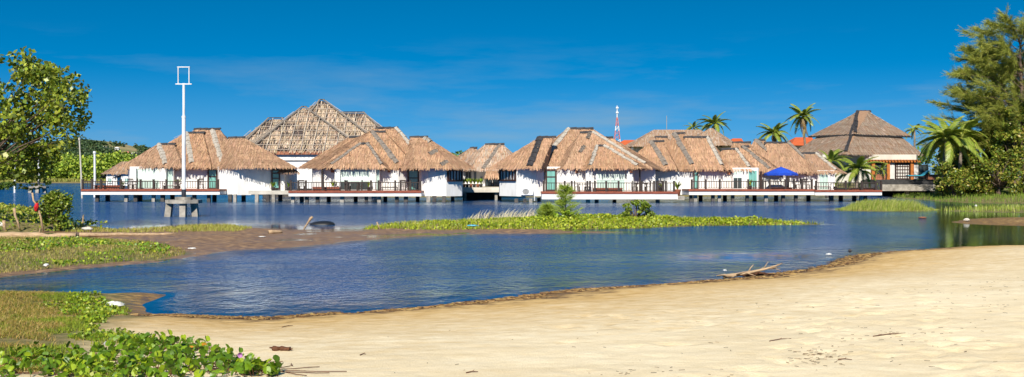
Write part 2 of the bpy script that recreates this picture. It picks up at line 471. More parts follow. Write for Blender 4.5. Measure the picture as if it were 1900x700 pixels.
def ground_material():
    m, t, p, o = new_mat('ground')
    at_ = {}
    for k in ('sand', 'turf', 'mud'):
        a = N(t, 'ShaderNodeAttribute'); a.attribute_name = k; at_[k] = a.outputs['Fac']
    geo = t.nodes.new('ShaderNodeNewGeometry')
    sep = N(t, 'ShaderNodeSeparateXYZ'); t.links.new(geo.outputs['Position'], sep.inputs[0])
    f1 = noise_fac(t, 0.35, 6, 0.6, (1, 2.2, 1)); f2 = noise_fac(t, 3.2, 6, 0.65, (1, 1.8, 1)); f3 = noise_fac(t, 55.0, 3, 0.7)
    dry = mixc(t, 0.5, ramp(t, f1, [(0.34, (0.66, 0.51, 0.28)), (0.60, (0.85, 0.725, 0.48))]), ramp(t, f2, [(0.32, (0.65, 0.505, 0.28)), (0.66, (0.87, 0.75, 0.53))]))
    dry = mixc(t, 0.30, dry, ramp(t, f3, [(0.3, (0.60, 0.465, 0.26)), (0.65, (0.87, 0.745, 0.52))]))
    damp = ramp(t, f2, [(0.3, (0.50, 0.31, 0.10)), (0.7, (0.66, 0.45, 0.19))])
    wet = ramp(t, f2, [(0.36, (0.10, 0.055, 0.03)), (0.50, (0.21, 0.12, 0.04)), (0.66, (0.42, 0.25, 0.075))])
    zz = N(t, 'ShaderNodeMath', operation='ADD'); zn = N(t, 'ShaderNodeMath', operation='MULTIPLY_ADD')
    t.links.new(f2, zn.inputs[0]); zn.inputs[1].default_value = 0.36; zn.inputs[2].default_value = -0.18
    t.links.new(sep.outputs['Z'], zz.inputs[0]); t.links.new(zn.outputs[0], zz.inputs[1])
    k1 = ramp(t, zz.outputs[0], [(0.075, 0.0), (0.16, 1.0)])
    k2 = ramp(t, zz.outputs[0], [(0.18, 0.0), (0.50, 1.0)])
    sandc = mixc(t, k1, wet, mixc(t, k2, damp, dry))
    turfc = ramp(t, f2, [(0.30, (0.10, 0.085, 0.03)), (0.5, (0.17, 0.15, 0.05)), (0.62, (0.27, 0.20, 0.09)), (0.72, (0.42, 0.32, 0.19))])
    mudc = ramp(t, f2, [(0.34, (0.12, 0.07, 0.042)), (0.5, (0.21, 0.125, 0.07)), (0.66, (0.42, 0.27, 0.14))])
    c = mixc(t, at_['turf'], sandc, turfc)
    c = mixc(t, at_['mud'], c, mudc)
    # bed of the lagoon: dark silt below the water
    kb = ramp(t, sep.outputs['Z'], [(0.0, 1.0), (1.0, 0.0)])
    mr = N(t, 'ShaderNodeMapRange'); t.links.new(sep.outputs['Z'], mr.inputs['Value'])
    mr.inputs['From Min'].default_value = -0.02; mr.inputs['From Max'].default_value = -0.16
    c = mixc(t, mr.outputs[0], c, (0.11, 0.062, 0.014))
    t.links.new(c, p.inputs['Base Color'])
    rr = N(t, 'ShaderNodeMapRange'); t.links.new(zz.outputs[0], rr.inputs['Value'])
    rr.inputs['From Min'].default_value = 0.0; rr.inputs['From Max'].default_value = 0.12
    rr.inputs['To Min'].default_value = 0.35; rr.inputs['To Max'].default_value = 0.95
    t.links.new(rr.outputs[0], p.inputs['Roughness'])
    p.inputs['Specular IOR Level'].default_value = 0.3
    fb = noise_fac(t, 2.6, 8, 0.68, (1, 1.5, 1))
    # footprints and scuffs: shallow cells pressed into the dry sand
    vo = N(t, 'ShaderNodeTexVoronoi', Scale=2.3); vo.feature = 'SMOOTH_F1'; vo.inputs['Smoothness'].default_value = 0.35
    mpv = N(t, 'ShaderNodeMapping'); mpv.inputs['Scale'].default_value = (1.0, 0.8, 0.0); t.links.new(geo.outputs['Position'], mpv.inputs[0]); t.links.new(mpv.outputs[0], vo.inputs['Vector'])
    dim = ramp(t, vo.outputs['Distance'], [(0.05, 0.0), (0.34, 1.0)])
    msk = ramp(t, noise_fac(t, 0.22, 3, 0.5), [(0.42, 0.05), (0.62, 1.0)])
    hgt = mixc(t, 0.25, fb, f3)
    hgt = mixc(t, mixc(t, 1.0, msk, (0.38, 0.38, 0.38), 'MULTIPLY'), hgt, dim)
    bump(t, p, hgt, 0.5, 0.13)
    return m

def water_material():
    m, t, p, o = new_mat('lagoon_water')
    t.nodes.remove(p)
    a = N(t, 'ShaderNodeAttribute'); a.attribute_name = 'depth'
    cal = N(t, 'ShaderNodeAttribute'); cal.attribute_name = 'calm'
    # ripples: wind chop at three lengths, weaker where the water lies sheltered
    w1 = noise_fac(t, 0.8, 3, 0.6, (1.0, 0.75, 1)); w2 = noise_fac(t, 2.3, 4, 0.65, (1.2, 0.7, 1)); w3 = noise_fac(t, 6.5, 3, 0.6, (1.1, 0.8, 1))
    h = N(t, 'ShaderNodeMath', operation='MULTIPLY_ADD'); t.links.new(w1, h.inputs[0]); h.inputs[1].default_value = 1.6; t.links.new(w2, h.inputs[2])
    h2 = N(t, 'ShaderNodeMath', operation='MULTIPLY_ADD'); t.links.new(w3, h2.inputs[0]); h2.inputs[1].default_value = 0.35; t.links.new(h.outputs[0], h2.inputs[2])
    gust = noise_fac(t, 0.09, 3, 0.55, (0.35, 1.6, 1))
    g = ramp(t, gust, [(0.34, 0.55), (0.6, 1.0)])
    st = N(t, 'ShaderNodeMath', operation='SUBTRACT'); st.inputs[0].default_value = 1.0; t.links.new(cal.outputs['Fac'], st.inputs[1])
    st2 = N(t, 'ShaderNodeMath', operation='MULTIPLY'); t.links.new(st.outputs[0], st2.inputs[0]); t.links.new(g, st2.inputs[1])
    st3 = N(t, 'ShaderNodeMath', operation='MULTIPLY'); t.links.new(st2.outputs[0], st3.inputs[0]); st3.inputs[1].default_value = 1.0
    b = N(t, 'ShaderNodeBump', Distance=0.27); t.links.new(st3.outputs[0], b.inputs['Strength']); t.links.new(h2.outputs[0], b.inputs['Height'])
    fr = N(t, 'ShaderNodeFresnel', IOR=1.33); t.links.new(b.outputs[0], fr.inputs['Normal'])
    gl = N(t, 'ShaderNodeBsdfGlossy', Roughness=0.06); t.links.new(b.outputs[0], gl.inputs['Normal'])
    gl.inputs['Color'].default_value = (0.86, 0.95, 1, 1)
    df = N(t, 'ShaderNodeBsdfDiffuse'); df.inputs[0].default_value = (0.005, 0.064, 0.20, 1)
    t.links.new(b.outputs[0], df.inputs['Normal'])
    tr = N(t, 'ShaderNodeBsdfTransparent'); tr.inputs[0].default_value = (0.72, 0.70, 0.55, 1)
    mk = N(t, 'ShaderNodeMapRange'); t.links.new(a.outputs['Fac'], mk.inputs['Value'])
    mk.inputs['From Min'].default_value = 0.0; mk.inputs['From Max'].default_value = 0.22
    body = N(t, 'ShaderNodeMixShader'); t.links.new(mk.outputs[0], body.inputs[0]); t.links.new(tr.outputs[0], body.inputs[1]); t.links.new(df.outputs[0], body.inputs[2])
    mx = N(t, 'ShaderNodeMixShader'); t.links.new(fr.outputs[0], mx.inputs[0]); t.links.new(body.outputs[0], mx.inputs[1]); t.links.new(gl.outputs[0], mx.inputs[2])
    t.links.new(mx.outputs[0], o.inputs[0])
    return m

X, Y, Fc = grid_mesh(axis_x(560, 70), axis_y())
Z, sand, turf, mud = land(X, Y)
g = np_obj('ground', np.stack([X, Y, Z], 1), Fc, ground_material(), smooth=True, attrs=dict(sand=sand, turf=turf, mud=mud))
tag(g, kind='structure')
GXS, GYS = axis_x(560, 70), axis_y(); GZ = Z.reshape(len(GYS), len(GXS))
def ground_z(x, y):
    i = min(max(int(np.searchsorted(GXS, x)) - 1, 0), len(GXS) - 2); j = min(max(int(np.searchsorted(GYS, y)) - 1, 0), len(GYS) - 2)
    u = (x - GXS[i]) / (GXS[i + 1] - GXS[i]); v = (y - GYS[j]) / (GYS[j + 1] - GYS[j])
    return float((GZ[j, i] * (1 - u) + GZ[j, i + 1] * u) * (1 - v) + (GZ[j + 1, i] * (1 - u) + GZ[j + 1, i + 1] * u) * v)
ya = axis_y()[15::2]
X, Y, Fc = grid_mesh(axis_x(300, 75), np.concatenate([[-38], ya]))
Z, _, _, _ = land(X, Y)
depth = np.clip(-Z, 0, 2)
# sheltered water: close to the bars and in the lee of the beach
lee = np.clip(1 - depth / 0.30, 0, 1)
lee = np.maximum(lee, np.clip(1.25 + sdist(P_MUD, X, Y) / 8.0, 0, 1) * (Y > 46) * (X < 2))
lee = np.maximum(lee, np.clip((X / np.maximum(Y, 1) - 0.33) / 0.09, 0, 1) * (Y > 5))
lee = np.maximum(lee, 0.78 * np.clip(1 + sdist(P_BEACH, X, Y) / 3.6 + 0.9 * vnoise(X, Y, 2.5, 91), 0, 1))
sl_ = onwater(1400, 480); lee = np.maximum(lee, 1.06 * np.exp(-((X - sl_.x - (Y - sl_.y) * 0.35) / 5.2) ** 2 - ((Y - sl_.y - 0.8) / 4.0) ** 2))
lee = np.maximum(lee, 0.85 * np.clip((Y - 78) / 9, 0, 1) * np.clip((0.36 * Y - np.abs(X)) / 4, 0, 1) * np.clip(0.85 + vnoise(X, Y, 6, 92), 0, 1))
depth = depth * np.clip(1.25 - 1.1 * np.clip((X / np.maximum(Y, 1) - 0.33) / 0.10, 0, 1) * (Y < 95), 0.02, 1)
wv = np_obj('water', np.stack([X, Y, np.zeros_like(X)], 1), Fc, water_material(), smooth=True, attrs=dict(depth=depth, calm=np.clip(lee * 0.985, 0, 0.982)))
tag(wv, kind='structure')

# ------------------------------------------------------------------ foliage and grass generators
def leaf_quads(C, size, cols, up=0.3, aspect=0.55, fold=True, rg=rng, droop=0.0):
    """rhombic leaves at C (n,3)"""
    n = len(C)
    a = rg.normal(size=(n, 3)); a[:, 2] -= droop; a /= np.linalg.norm(a, axis=1, keepdims=True)
    nn = rg.normal(size=(n, 3)); nn[:, 2] += up * 3; 
    b = np.cross(nn, a); b /= np.linalg.norm(b, axis=1, keepdims=True) + 1e-9
    s = (size * rg.uniform(0.6, 1.35, n))[:, None]
    V = np.stack([C - a * s * 0.5, C + b * s * aspect * 0.5, C + a * s * 0.5, C - b * s * aspect * 0.5], 1).reshape(-1, 3)
    Fc = np.arange(n * 4).reshape(n, 4)
    return V, Fc, np.repeat(cols, 4, axis=0)

def pick_cols(n, palette, weights=None, jitter=0.18, rg=rng):
    pal = np.array(palette); w_ = None if weights is None else np.array(weights) / sum(weights)
    c = pal[rg.choice(len(pal), n, p=w_)]
    return np.clip(c * rg.uniform(1 - jitter, 1 + jitter, (n, 1)) * rg.uniform(0.94, 1.06, (n, 3)), 0, 1)

def clump_points(centers, radii, per, rg=rng, flat=0.75):
    out = []
    for c, r in zip(centers, radii):
        d = rg.normal(size=(per, 3)); d /= np.linalg.norm(d, axis=1, keepdims=True)
        q = d * (r * rg.uniform(0.25, 1.0, (per, 1)) ** 0.6); q[:, 2] *= flat
        out.append(np.asarray(c) + q)
    return np.concatenate(out)

def blades(P, hgt, wid, cols, lean=0.35, rg=rng, wind=(0.0, 0.0)):
    """grass blades: one bent tapered strip of two faces each, standing at P (n,3)"""
    n = len(P)
    th = rg.uniform(0, 2 * np.pi, n)
    side = np.stack([np.cos(th), np.sin(th), np.zeros(n)], 1) * (wid * rg.uniform(0.6, 1.3, n))[:, None] * 0.5
    dirn = np.stack([-np.sin(th), np.cos(th), np.zeros(n)], 1) * rg.normal(0, lean, n)[:, None]
    dirn[:, 0] += wind[0] * rg.uniform(0.4, 1.2, n); dirn[:, 1] += wind[1]
    h = (hgt * rg.uniform(0.5, 1.25, n))[:, None]
    up = np.array([[0, 0, 1.0]])
    mid = P + up * h * 0.6 + dirn * h * 0.3
    tip = P + up * h * 0.92 + dirn * h
    V = np.stack([P - side, P + side, mid + side * 0.75, mid - side * 0.75, tip + side * 0.12, tip - side * 0.12], 1).reshape(-1, 3)
    b = np.arange(n)[:, None] * 6
    Fc = np.concatenate([b + np.array([[0, 1, 2, 3]]), b + np.array([[3, 2, 4, 5]])], 0)
    return V, Fc, np.repeat(cols, 6, axis=0)

def scatter(P, n, margin=0.0, rg=rng, ymax=None):
    """n random points on land inside polygon P"""
    lo = P.min(0); hi = P.max(0); out = []
    while sum(len(o) for o in out) < n:
        q = rg.uniform(lo, hi, (n * 3, 2))
        q = q[sdist(P, q[:, 0], q[:, 1]) > margin]
        out.append(q)
        if len(out) > 60: break
    q = np.concatenate(out)[:n]
    z = land(q[:, 0], q[:, 1])[0]
    return np.column_stack([q, z])

def stuff(name, parts, mat, label, cat):
    V = []; Fq = []; C = []; b = 0
    for v, f, c in parts:
        V.append(v); Fq.append(f + b); C.append(c); b += len(v)
    o = np_obj(name, np.concatenate(V), np.concatenate(Fq), mat, None, np.concatenate(C))
    return tag(o, label, cat, kind='stuff')

# ------------------------------------------------------------------ thatched buildings
STRAW = [(0.43, 0.265, 0.165), (0.40, 0.24, 0.145), (0.47, 0.295, 0.185), (0.37, 0.22, 0.13), (0.33, 0.195, 0.115)]
STRAW_GREY = [(0.42, 0.335, 0.265), (0.37, 0.295, 0.235), (0.47, 0.38, 0.305), (0.31, 0.245, 0.195)]
STRAW_PALE = [(0.50, 0.39, 0.29), (0.43, 0.33, 0.24), (0.56, 0.46, 0.35), (0.36, 0.26, 0.18)]

def thatch_facet(poly, course=0.43, pitch=0.05, pal=STRAW, lift=0.05, fringe=0.22, mess=1.0, rg=rng):
    """courses of straw bundles laid over one planar facet, eave edge first: poly[0], poly[1] is the eave"""
    P = [np.array(p, float) for p in poly]
    u = P[1] - P[0]; u /= np.linalg.norm(u)
    nrm = None
    for q in P[2:]:
        c = np.cross(u, q - P[0])
        if np.linalg.norm(c) > 1e-3: nrm = c / np.linalg.norm(c); break
    if nrm is None: return None
    if nrm[2] < 0: nrm = -nrm
    v = np.cross(nrm, u); 
    if v[2] < 0: v = -v
    q2 = np.array([((p - P[0]) @ u, (p - P[0]) @ v) for p in P])
    vmax = q2[:, 1].max(); A = []; B = []; Wd = []; Lf = []; T = []
    k = 0; vv = 0.0
    while vv < vmax - 0.05:
        # interval of u at height vv (+ half a course)
        lv = min(vv + 0.02, vmax - 0.01); xs = []
        for i in range(len(q2)):
            a, b = q2[i], q2[(i + 1) % len(q2)]
            if (a[1] - lv) * (b[1] - lv) < 0: xs.append(a[0] + (lv - a[1]) / (b[1] - a[1]) * (b[0] - a[0]))
        if len(xs) >= 2:
            u0, u1 = min(xs), max(xs); n = max(2, int((u1 - u0) / pitch))
            uu = rg.uniform(u0, u1, n)
            top = vv + course * rg.uniform(1.0, 1.45, n)
            vup = np.zeros(n)          # stay under the hips and the ridge
            for i in range(len(q2)):
                a, b = q2[i], q2[(i + 1) % len(q2)]
                if abs(b[0] - a[0]) > 1e-6:
                    tt_ = (uu - a[0]) / (b[0] - a[0]); vup = np.where((tt_ >= 0) & (tt_ <= 1), np.maximum(vup, a[1] + tt_ * (b[1] - a[1])), vup)
            top = np.maximum(np.minimum(top, vup + 0.02), vv + 0.05)
            bot = vv - rg.uniform(0.0, 0.26, n) * mess - (rg.uniform(0, fringe, n) if k == 0 else 0)
            du = rg.normal(0, 0.07 * mess, n)
            wild = rg.random(n) < 0.05 * mess
            du = np.where(wild, rg.normal(0, 0.30, n), du)
            A.append(np.column_stack([uu, np.minimum(top, vmax + 0.03)])); B.append(np.column_stack([uu + du, bot]))
            Wd.append(rg.uniform(0.02, 0.07, n)); Lf.append(lift * rg.uniform(0.6, 1.35, n) + np.where(wild, 0.06, 0))
            # the tone drifts from course to course and along a course
            T.append(0.92 + 0.16 * rg.random() + 0.10 * np.sin(uu * 1.3 + k * 2.1) + np.where(wild, 0.2, 0))
        vv += course * rg.uniform(0.92, 1.08); k += 1
    A = np.concatenate(A); B = np.concatenate(B); Wd = np.concatenate(Wd)[:, None]; Lf = np.concatenate(Lf)[:, None]; T = np.concatenate(T)[:, None]
    o = P[0]
    pa = o + A[:, :1] * u + A[:, 1:] * v + nrm * 0.025
    pb = o + B[:, :1] * u + B[:, 1:] * v + nrm * Lf
    V = np.stack([pa - u * Wd * 0.5, pa + u * Wd * 0.5, pb + u * Wd * 0.5, pb - u * Wd * 0.5], 1).reshape(-1, 3)
    n = len(A)
    c = pick_cols(n, pal, None, 0.12, rg) * T
    return V, np.arange(n * 4).reshape(n, 4), np.repeat(np.clip(c, 0, 1), 4, 0)

def cap_strip(mb, p, q, nrm, width=0.5, seg=7, t=0.07, bow=0.0):
    """a folded ridge strip laid along p-q in short overlapping lengths"""
    p = Vector(p); q = Vector(q); d = q - p; nrm = Vector(nrm).normalized()
    s = d.cross(nrm).normalized()
    for i in range(seg):
        a = p + d * (i / seg); b = p + d * ((i + 1.12) / seg)
        wv_ = width * random.uniform(0.85, 1.12) / 2; ja = s * random.uniform(-0.04, 0.04)
        la = 0.10 + 0.012 * (i % 2); lb = 0.16
        vs = []
        for c, l in ((a, la), (b, lb)):
            vs += [c + ja - s * wv_ + nrm * (l - 0.08), c + ja + nrm * (l + 0.05), c + ja + s * wv_ + nrm * (l - 0.08)]
        vs += [x - nrm * t for x in vs]
        mb.add(vs, [(0, 1, 4, 3), (1, 2, 5, 4), (6, 9, 10, 7), (7, 10, 11, 8), (0, 3, 9, 6), (2, 8, 11, 5), (3, 4, 10, 9), (4, 5, 11, 10), (0, 6, 7, 1), (1, 7, 8, 2)])

ROOF_DY = 0.0
def hip(root, fl, fr, bl, br, ye, rl, rr, yr, Yf, caps='L', capmat='cap_pale', pal=STRAW, deep=1.1, Yside=None, capw=0.5, dy=None, caplen=0.86, course=0.43, ridge=True, mess=1.0, xtra=(), pitch=0.042):
    """hipped thatch roof; corners and ridge as columns of the picture at their own depths"""
    Yf += ROOF_DY if dy is None else dy
    ze = gz(ye, Yf)
    rise = gz(yr, Yf + 4) - ze
    Yr = Yf + deep * rise
    zr = gz(yr, Yr)
    Ys = Yside or (Yf + 0.40 * (Yr - Yf))
    FL = Vector((gx(fl, Yf), Yf, ze)); FR = Vector((gx(fr, Yf), Yf, ze))
    SL = Vector((gx(bl, Ys), Ys, ze)); SR = Vector((gx(br, Ys), Ys, ze))
    Yk = 2 * Yr - Yf
    KL = Vector((gx(bl, Ys) + 1.2, Yk, ze)); KR = Vector((gx(br, Ys) - 1.2, Yk, ze))
    RL = Vector((gx(rl, Yr), Yr, zr)); RR = Vector((gx(rr, Yr), Yr, zr))
    mb = MB()
    vs = [FL, FR, SR, KR, KL, SL, RL, RR]
    mb.add(vs, [(0, 1, 7, 6), (1, 2, 7), (2, 3, 7), (3, 4, 6, 7), (4, 5, 6), (5, 0, 6), (5, 4, 3, 2, 1, 0)])
    roof = mb.build('roof', M['thatch_base'], root)
    parts = []
    for poly in ([FL, FR, RR, RL], [SL, FL, RL], [FR, SR, RR], [KL, SL, RL], [SR, KR, RR], [KR, KL, RL, RR]):
        pt = pitch if poly[0] in (FL, SL, FR) and poly[1] not in (KR,) else 0.3
        if (poly[1] - poly[0]).length > 0.4:
            r_ = thatch_facet(poly, course, pt, pal, mess=mess)
            if r_: parts.append(r_)
    V = []; Fq = []; C = []; b = 0
    tone = random.uniform(0.86, 1.08); grey = random.uniform(0.0, 0.14)       # each roof has weathered differently
    for v_, f_, c_ in parts:
        c_ = c_ * tone; c_ = c_ * (1 - grey) + c_.mean(1, keepdims=True) * np.array([[1.08, 1.0, 0.92]]) * grey
        V.append(v_); Fq.append(f_ + b); C.append(c_); b += len(v_)
    th = np_obj('thatch', np.concatenate(V), np.concatenate(Fq), M['straw'], roof, np.concatenate(C))
    th['kind'] = 'stuff'
    nf = (FR - FL).cross(RL - FL) if (FR - FL).length > 0.1 else Vector((0, -1, 1))
    nf.normalize()
    def nhip(side):
        a = (SL - RL) if side == 'L' else (SR - RR)
        b_ = (FL - RL) if side == 'L' else (FR - RR)
        n_ = a.cross(b_) if side == 'L' else b_.cross(a)
        n_.normalize()
        if n_.z < 0: n_ = -n_
        return (n_ + nf).normalized()
    for s in caps:
        c = MB()
        if s == 'L': cap_strip(c, RL, RL.lerp(FL, caplen), nhip('L'), capw)
        else: cap_strip(c, RR, RR.lerp(FR, caplen), nhip('R'), capw)
        c.build('hip_cap', M[capmat], roof)
    if ridge:
        c = MB()
        e = Vector((0.12, 0, 0))
        cap_strip(c, RL - e - Vector((0, 0, .09)), RR + e - Vector((0, 0, .09)), Vector((0, -0.25, 1)), 0.42, max(2, int((RR - RL).length / 0.6)), 0.06)
        c.build('ridge_cap', M['cap_dark'], roof)
    for (x0, t0, x1, t1, mn) in xtra:      # extra strips on the front facet: columns at fractions of the slope
        def onf(x, t_):
            y_ = FL.y + (RL.y - FL.y) * t_
            return Vector((gx(x, y_), y_, ze + (zr - ze) * t_))
        c = MB(); cap_strip(c, onf(x0, t0), onf(x1, t1), nf, capw); c.build('seam_cap', M[mn], roof)
    return roof

def body(root, pts, ybot, ytop, Yref, back=5.0, mat='white_wall', name='wall', lift=0.08):
    """wall block over a plan whose front runs through (column, depth) points"""
    plan = [(gx(x, Y), Y) for x, Y in pts]
    plan += [(plan[-1][0] - 0.25, plan[-1][1] + back), (plan[0][0] + 0.25, plan[0][1] + back)]
    return MB().prism(plan, gz(ybot, Yref), gz(ytop, Yref) + lift).build(name, M[mat], root)

def opening(root, a, b, ytop, ybot, name='window', pane='glass_teal', frame='frame_wood', mull=(), trans=(), fw=0.10, proud=0.08, blind=None, dark_low=None):
    """framed opening on the wall between plan points a and b (column, depth)"""
    A = Vector((gx(a[0], a[1]), a[1], 0)); B = Vector((gx(b[0], b[1]), b[1], 0))
    Ym = (a[1] + b[1]) / 2
    z0, z1 = gz(ybot, Ym), gz(ytop, Ym)
    d = (B - A); Lw = d.length; d.normalize()
    n_ = Vector((d.y, -d.x, 0))
    if n_.y > 0: n_ = -n_
    def slab(mb, u0, u1, za, zb, o0, o1):
        vs = [A + d*u + n_*o + Vector((0, 0, z)) for z in (za, zb) for u, o in ((u0, o1), (u1, o1), (u1, o0), (u0, o0))]
        mb.add(vs, [(3,2,1,0),(4,5,6,7),(0,1,5,4),(1,2,6,5),(2,3,7,6),(3,0,4,7)])
    f = MB()
    slab(f, 0, fw, z0, z1, -0.02, proud); slab(f, Lw - fw, Lw, z0, z1, -0.02, proud)
    slab(f, fw, Lw - fw, z1 - fw, z1, -0.02, proud - 0.003); slab(f, fw, Lw - fw, z0, z0 + fw, -0.02, proud - 0.003)
    win = f.build(name, M[frame], root)
    g_ = MB(); slab(g_, fw * 0.8, Lw - fw * 0.8, z0 + fw * 0.8, z1 - fw * 0.8, -0.01, 0.012); g_.build('pane', M[pane], win)
    for t_ in mull:
        c = MB(); u = Lw * t_; slab(c, u - fw * 0.3, u + fw * 0.3, z0 + fw, z1 - fw, 0.0, proud * 0.8); c.build('mullion', M[frame], win)
    for t_ in trans:
        c = MB(); z = z0 + (z1 - z0) * t_; slab(c, fw, Lw - fw, z - fw * 0.3, z + fw * 0.3, 0.0, proud * 0.75); c.build('transom', M[frame], win)
    if blind:
        c = MB(); slab(c, fw, Lw - fw, z0 + (z1 - z0) * (1 - blind), z1 - fw, 0.015, 0.035); c.build('blind', M['blind'], win)
    return win

def pilaster(root, x0, x1, ytop, ybot, Y, mat='white_wall', name='pillar', d=0.3):
    return MB().box((gx(x0, Y), Y, gz(ybot, Y)), (gx(x1, Y), Y + d, gz(ytop + 1.5, Y))).build(name, M[mat], root)

def wall_lamp(root, x, y, Y):
    p = at(x, y, Y)
    return MB().box((p.x - 0.13, p.y - 0.14, p.z - 0.16), (p.x + 0.13, p.y, p.z + 0.16)).box((p.x - 0.17, p.y - 0.17, p.z + 0.165), (p.x + 0.17, p.y + 0.0, p.z + 0.2)).build('wall_lamp', M['fascia_wood'], root)

def deck(root, x0, x1, Yd, ytop, ymid, ybot, depth=4.5, gapright=0.0):
    zt, zm, zb = gz(ytop, Yd), gz(ymid, Yd), gz(ybot, Yd)
    a, b = gx(x0, Yd), gx(x1, Yd)
    d = MB().box((a, Yd, zm + 0.004), (b, Yd + depth, zt)).build('deck', M['red_wood'], root)
    # boards of the deck edge
    n = max(3, int((b - a) / 2.4)); step = (b - a) / n
    me = MB().box((0.012, -0.05, zm + 0.02), (step - 0.012, 0.0, zt + 0.02)).mesh('edge_board', M['red_wood'])
    for i in range(n):
        e = link('edge_board', me, d); e.location = Vector((a + i * step, Yd, 0)) - origin(d)
    MB().box((a + 0.02, Yd + 0.03, zb), (b - 0.02, Yd + depth - 0.02, zm)).build('fascia', M['white_trim'], d)
    return d

def railing(root, posts, Yd, ydeck, yrail, step=0.235):
    z0, zr = gz(ydeck, Yd), gz(yrail, Yd)
    a, b = gx(posts[0], Yd), gx(posts[-1], Yd)
    Yp = Yd + 0.14
    top = MB().box((a, Yp - 0.035, zr - 0.07), (b, Yp + 0.035, zr)).box((a, Yp - 0.02, z0 + 0.10), (b, Yp + 0.02, z0 + 0.145)).build('railing', M['dark_wood'], root)
    pm = MB().box((-0.085, -0.085, z0), (0.085, 0.085, zr + 0.12)).box((-0.10, -0.10, zr + 0.121), (0.10, 0.10, zr + 0.16)).mesh('post', M['dark_wood'])
    bm = MB().box((-0.022, -0.022, z0 + 0.145), (0.022, 0.022, zr - 0.07)).mesh('baluster', M['dark_wood'])
    o = origin(top)
    for x in posts:
        c = link('post', pm, top); c.location = Vector((gx(x, Yd), Yp, 0)) - o
    x = a + step
    px = [gx(p, Yd) for p in posts]
    while x < b - 0.05:
        if min(abs(x - p) for p in px) > 0.13:
            c = link('baluster', bm, top); c.location = Vector((x, Yp, 0)) - o
        x += step
    return top

def pillars(root, cols, Yd, ytop, row2=(), zlow=-1.4, w_=0.34):
    zt = gz(ytop, Yd)
    for x, kind in cols:
        ww = w_ * random.uniform(0.85, 1.1); X_ = gx(x, Yd); Yp = Yd + 0.6
        MB().box((X_ - ww/2, Yp - ww/2, zlow), (X_ + ww/2, Yp + ww/2, zt)).build('pile', M['concrete' if kind else 'concrete_shaded'], root)  # dark piles have the shade under the deck in their colour
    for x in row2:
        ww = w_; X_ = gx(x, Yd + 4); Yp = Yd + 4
        MB().box((X_ - ww/2, Yp - ww/2, zlow), (X_ + ww/2, Yp + ww/2, zt)).build('pile', M['concrete_shaded'], root)

VG = 'thatched villas on piles along the lagoon'
# ---- villa 1 (far left of the row)
YV = 96.0
v1 = thing('lagoon_villa', 'thatched white villa at the left end of the row, behind the tall wind mast', 'villa', (gx(345, 98), 98, 0), VG)
body(v1, [(238, 101.5), (241, 99.6), (322, 99.6), (325, 100.2), (404, 100.2)], 352, 311, 99.6, 6)
body(v1, [(404, 99.4), (407, 98.6), (440, 97.9), (461, 98.5), (503, 99.3), (528, 99.5)], 362, 311, 98.5, 7)
deck(v1, 150, 408, YV, 351.5, 355.5, 361.5)
MB().box((gx(461, 97.6), 97.6, gz(361, 97.6)), (gx(541, 97.6), 101, gz(354, 97.6))).build('landing', M['stone_pale'], v1)
railing(v1, [152, 170, 186, 223, 260, 284, 308, 329, 367, 404], YV, 351.5, 336)
pillars(v1, [(176, 0), (230, 1), (248, 0), (281, 1), (298, 0), (357, 0), (384, 0), (424, 0), (433, 1), (474, 1), (494, 0), (505, 1)], YV, 361, (200, 260, 320, 398, 452, 520))
pilaster(v1, 241, 252, 311, 352, 99.1); pilaster(v1, 297, 308, 311, 352, 99.1)
opening(v1, (252, 99.5), (297, 99.5), 312, 350, 'window', 'glass_pale', 'white_trim', (0.5,), (), 0.07, 0.05, blind=0.62)
opening(v1, (309, 99.5), (322, 99.5), 312, 350, 'window', 'glass_pale', 'white_trim', (), (), 0.05, 0.05)
opening(v1, (385, 100.1), (404, 100.1), 313, 352, 'door', 'glass_teal', 'frame_wood', (), (0.62,), 0.16)
opening(v1, (503, 99.25), (520, 99.4), 314, 352, 'door', 'glass_teal', 'frame_wood', (), (0.55, 0.8), 0.16)
ROOF_DY = 0.85
hip(v1, 309, 338, 222, 350, 310.5, 294, 322, 267, 98.2, 'L')
hip(v1, 358, 392, 235, 405, 311, 345, 376, 246, 98.4, 'L')
hip(v1, 345, 416, 300, 462, 311.5, 362, 406, 239, 98.7, '', xtra=((394, 0.97, 412, 0.16, 'cap_pale'),))
hip(v1, 437, 482, 405, 551, 311.5, 425, 451, 255, 97.2, '', mess=0.8, dy=0.1)
hip(v1, 520, 548, 514, 556, 320.5, 528, 540, 311, 98.0, '', ridge=False)

# ---- villa 2
YV = 94.0
v2 = thing('lagoon_villa', 'thatched white villa in front of the big roof with bare battens', 'villa', (gx(700, 96), 96, 0), VG)
body(v2, [(579, 101), (580, 99), (596, 97.9), (620, 97.9), (622, 97.2), (703, 97.2), (706, 97.9), (739, 97.6), (755, 98.4), (779, 98.4)], 355.5, 311, 97.5, 6)
body(v2, [(778, 97.6), (782, 96.8), (795, 96.4), (828, 96.0), (857, 97.6), (858, 98.6)], 364.5, 311, 96.2, 7)
deck(v2, 535, 782, YV, 354.5, 358.5, 364.5)
railing(v2, [539, 553, 567, 598, 643, 688, 702, 733, 743, 761, 780], YV, 354.5, 338)
pillars(v2, [(541, 1), (567, 0), (587, 0), (633, 1), (678, 0), (702, 1), (735, 0), (752, 0), (794, 1), (805, 0), (823, 0)], YV, 364, (560, 610, 660, 715, 775, 840))
pilaster(v2, 621, 631, 311, 355, 96.8); pilaster(v2, 687, 697, 311, 355, 96.8)
MB().box((gx(596, 97.5), 97.5, gz(355, 97.5)), (gx(599, 97.5), 97.75, gz(311, 97.5))).build('post', M['dark_wood'], v2)
opening(v2, (631, 97.1), (687, 97.1), 312, 353, 'window', 'glass_dark', 'white_trim', (0.33, 0.66), (), 0.07, 0.05, blind=0.62)
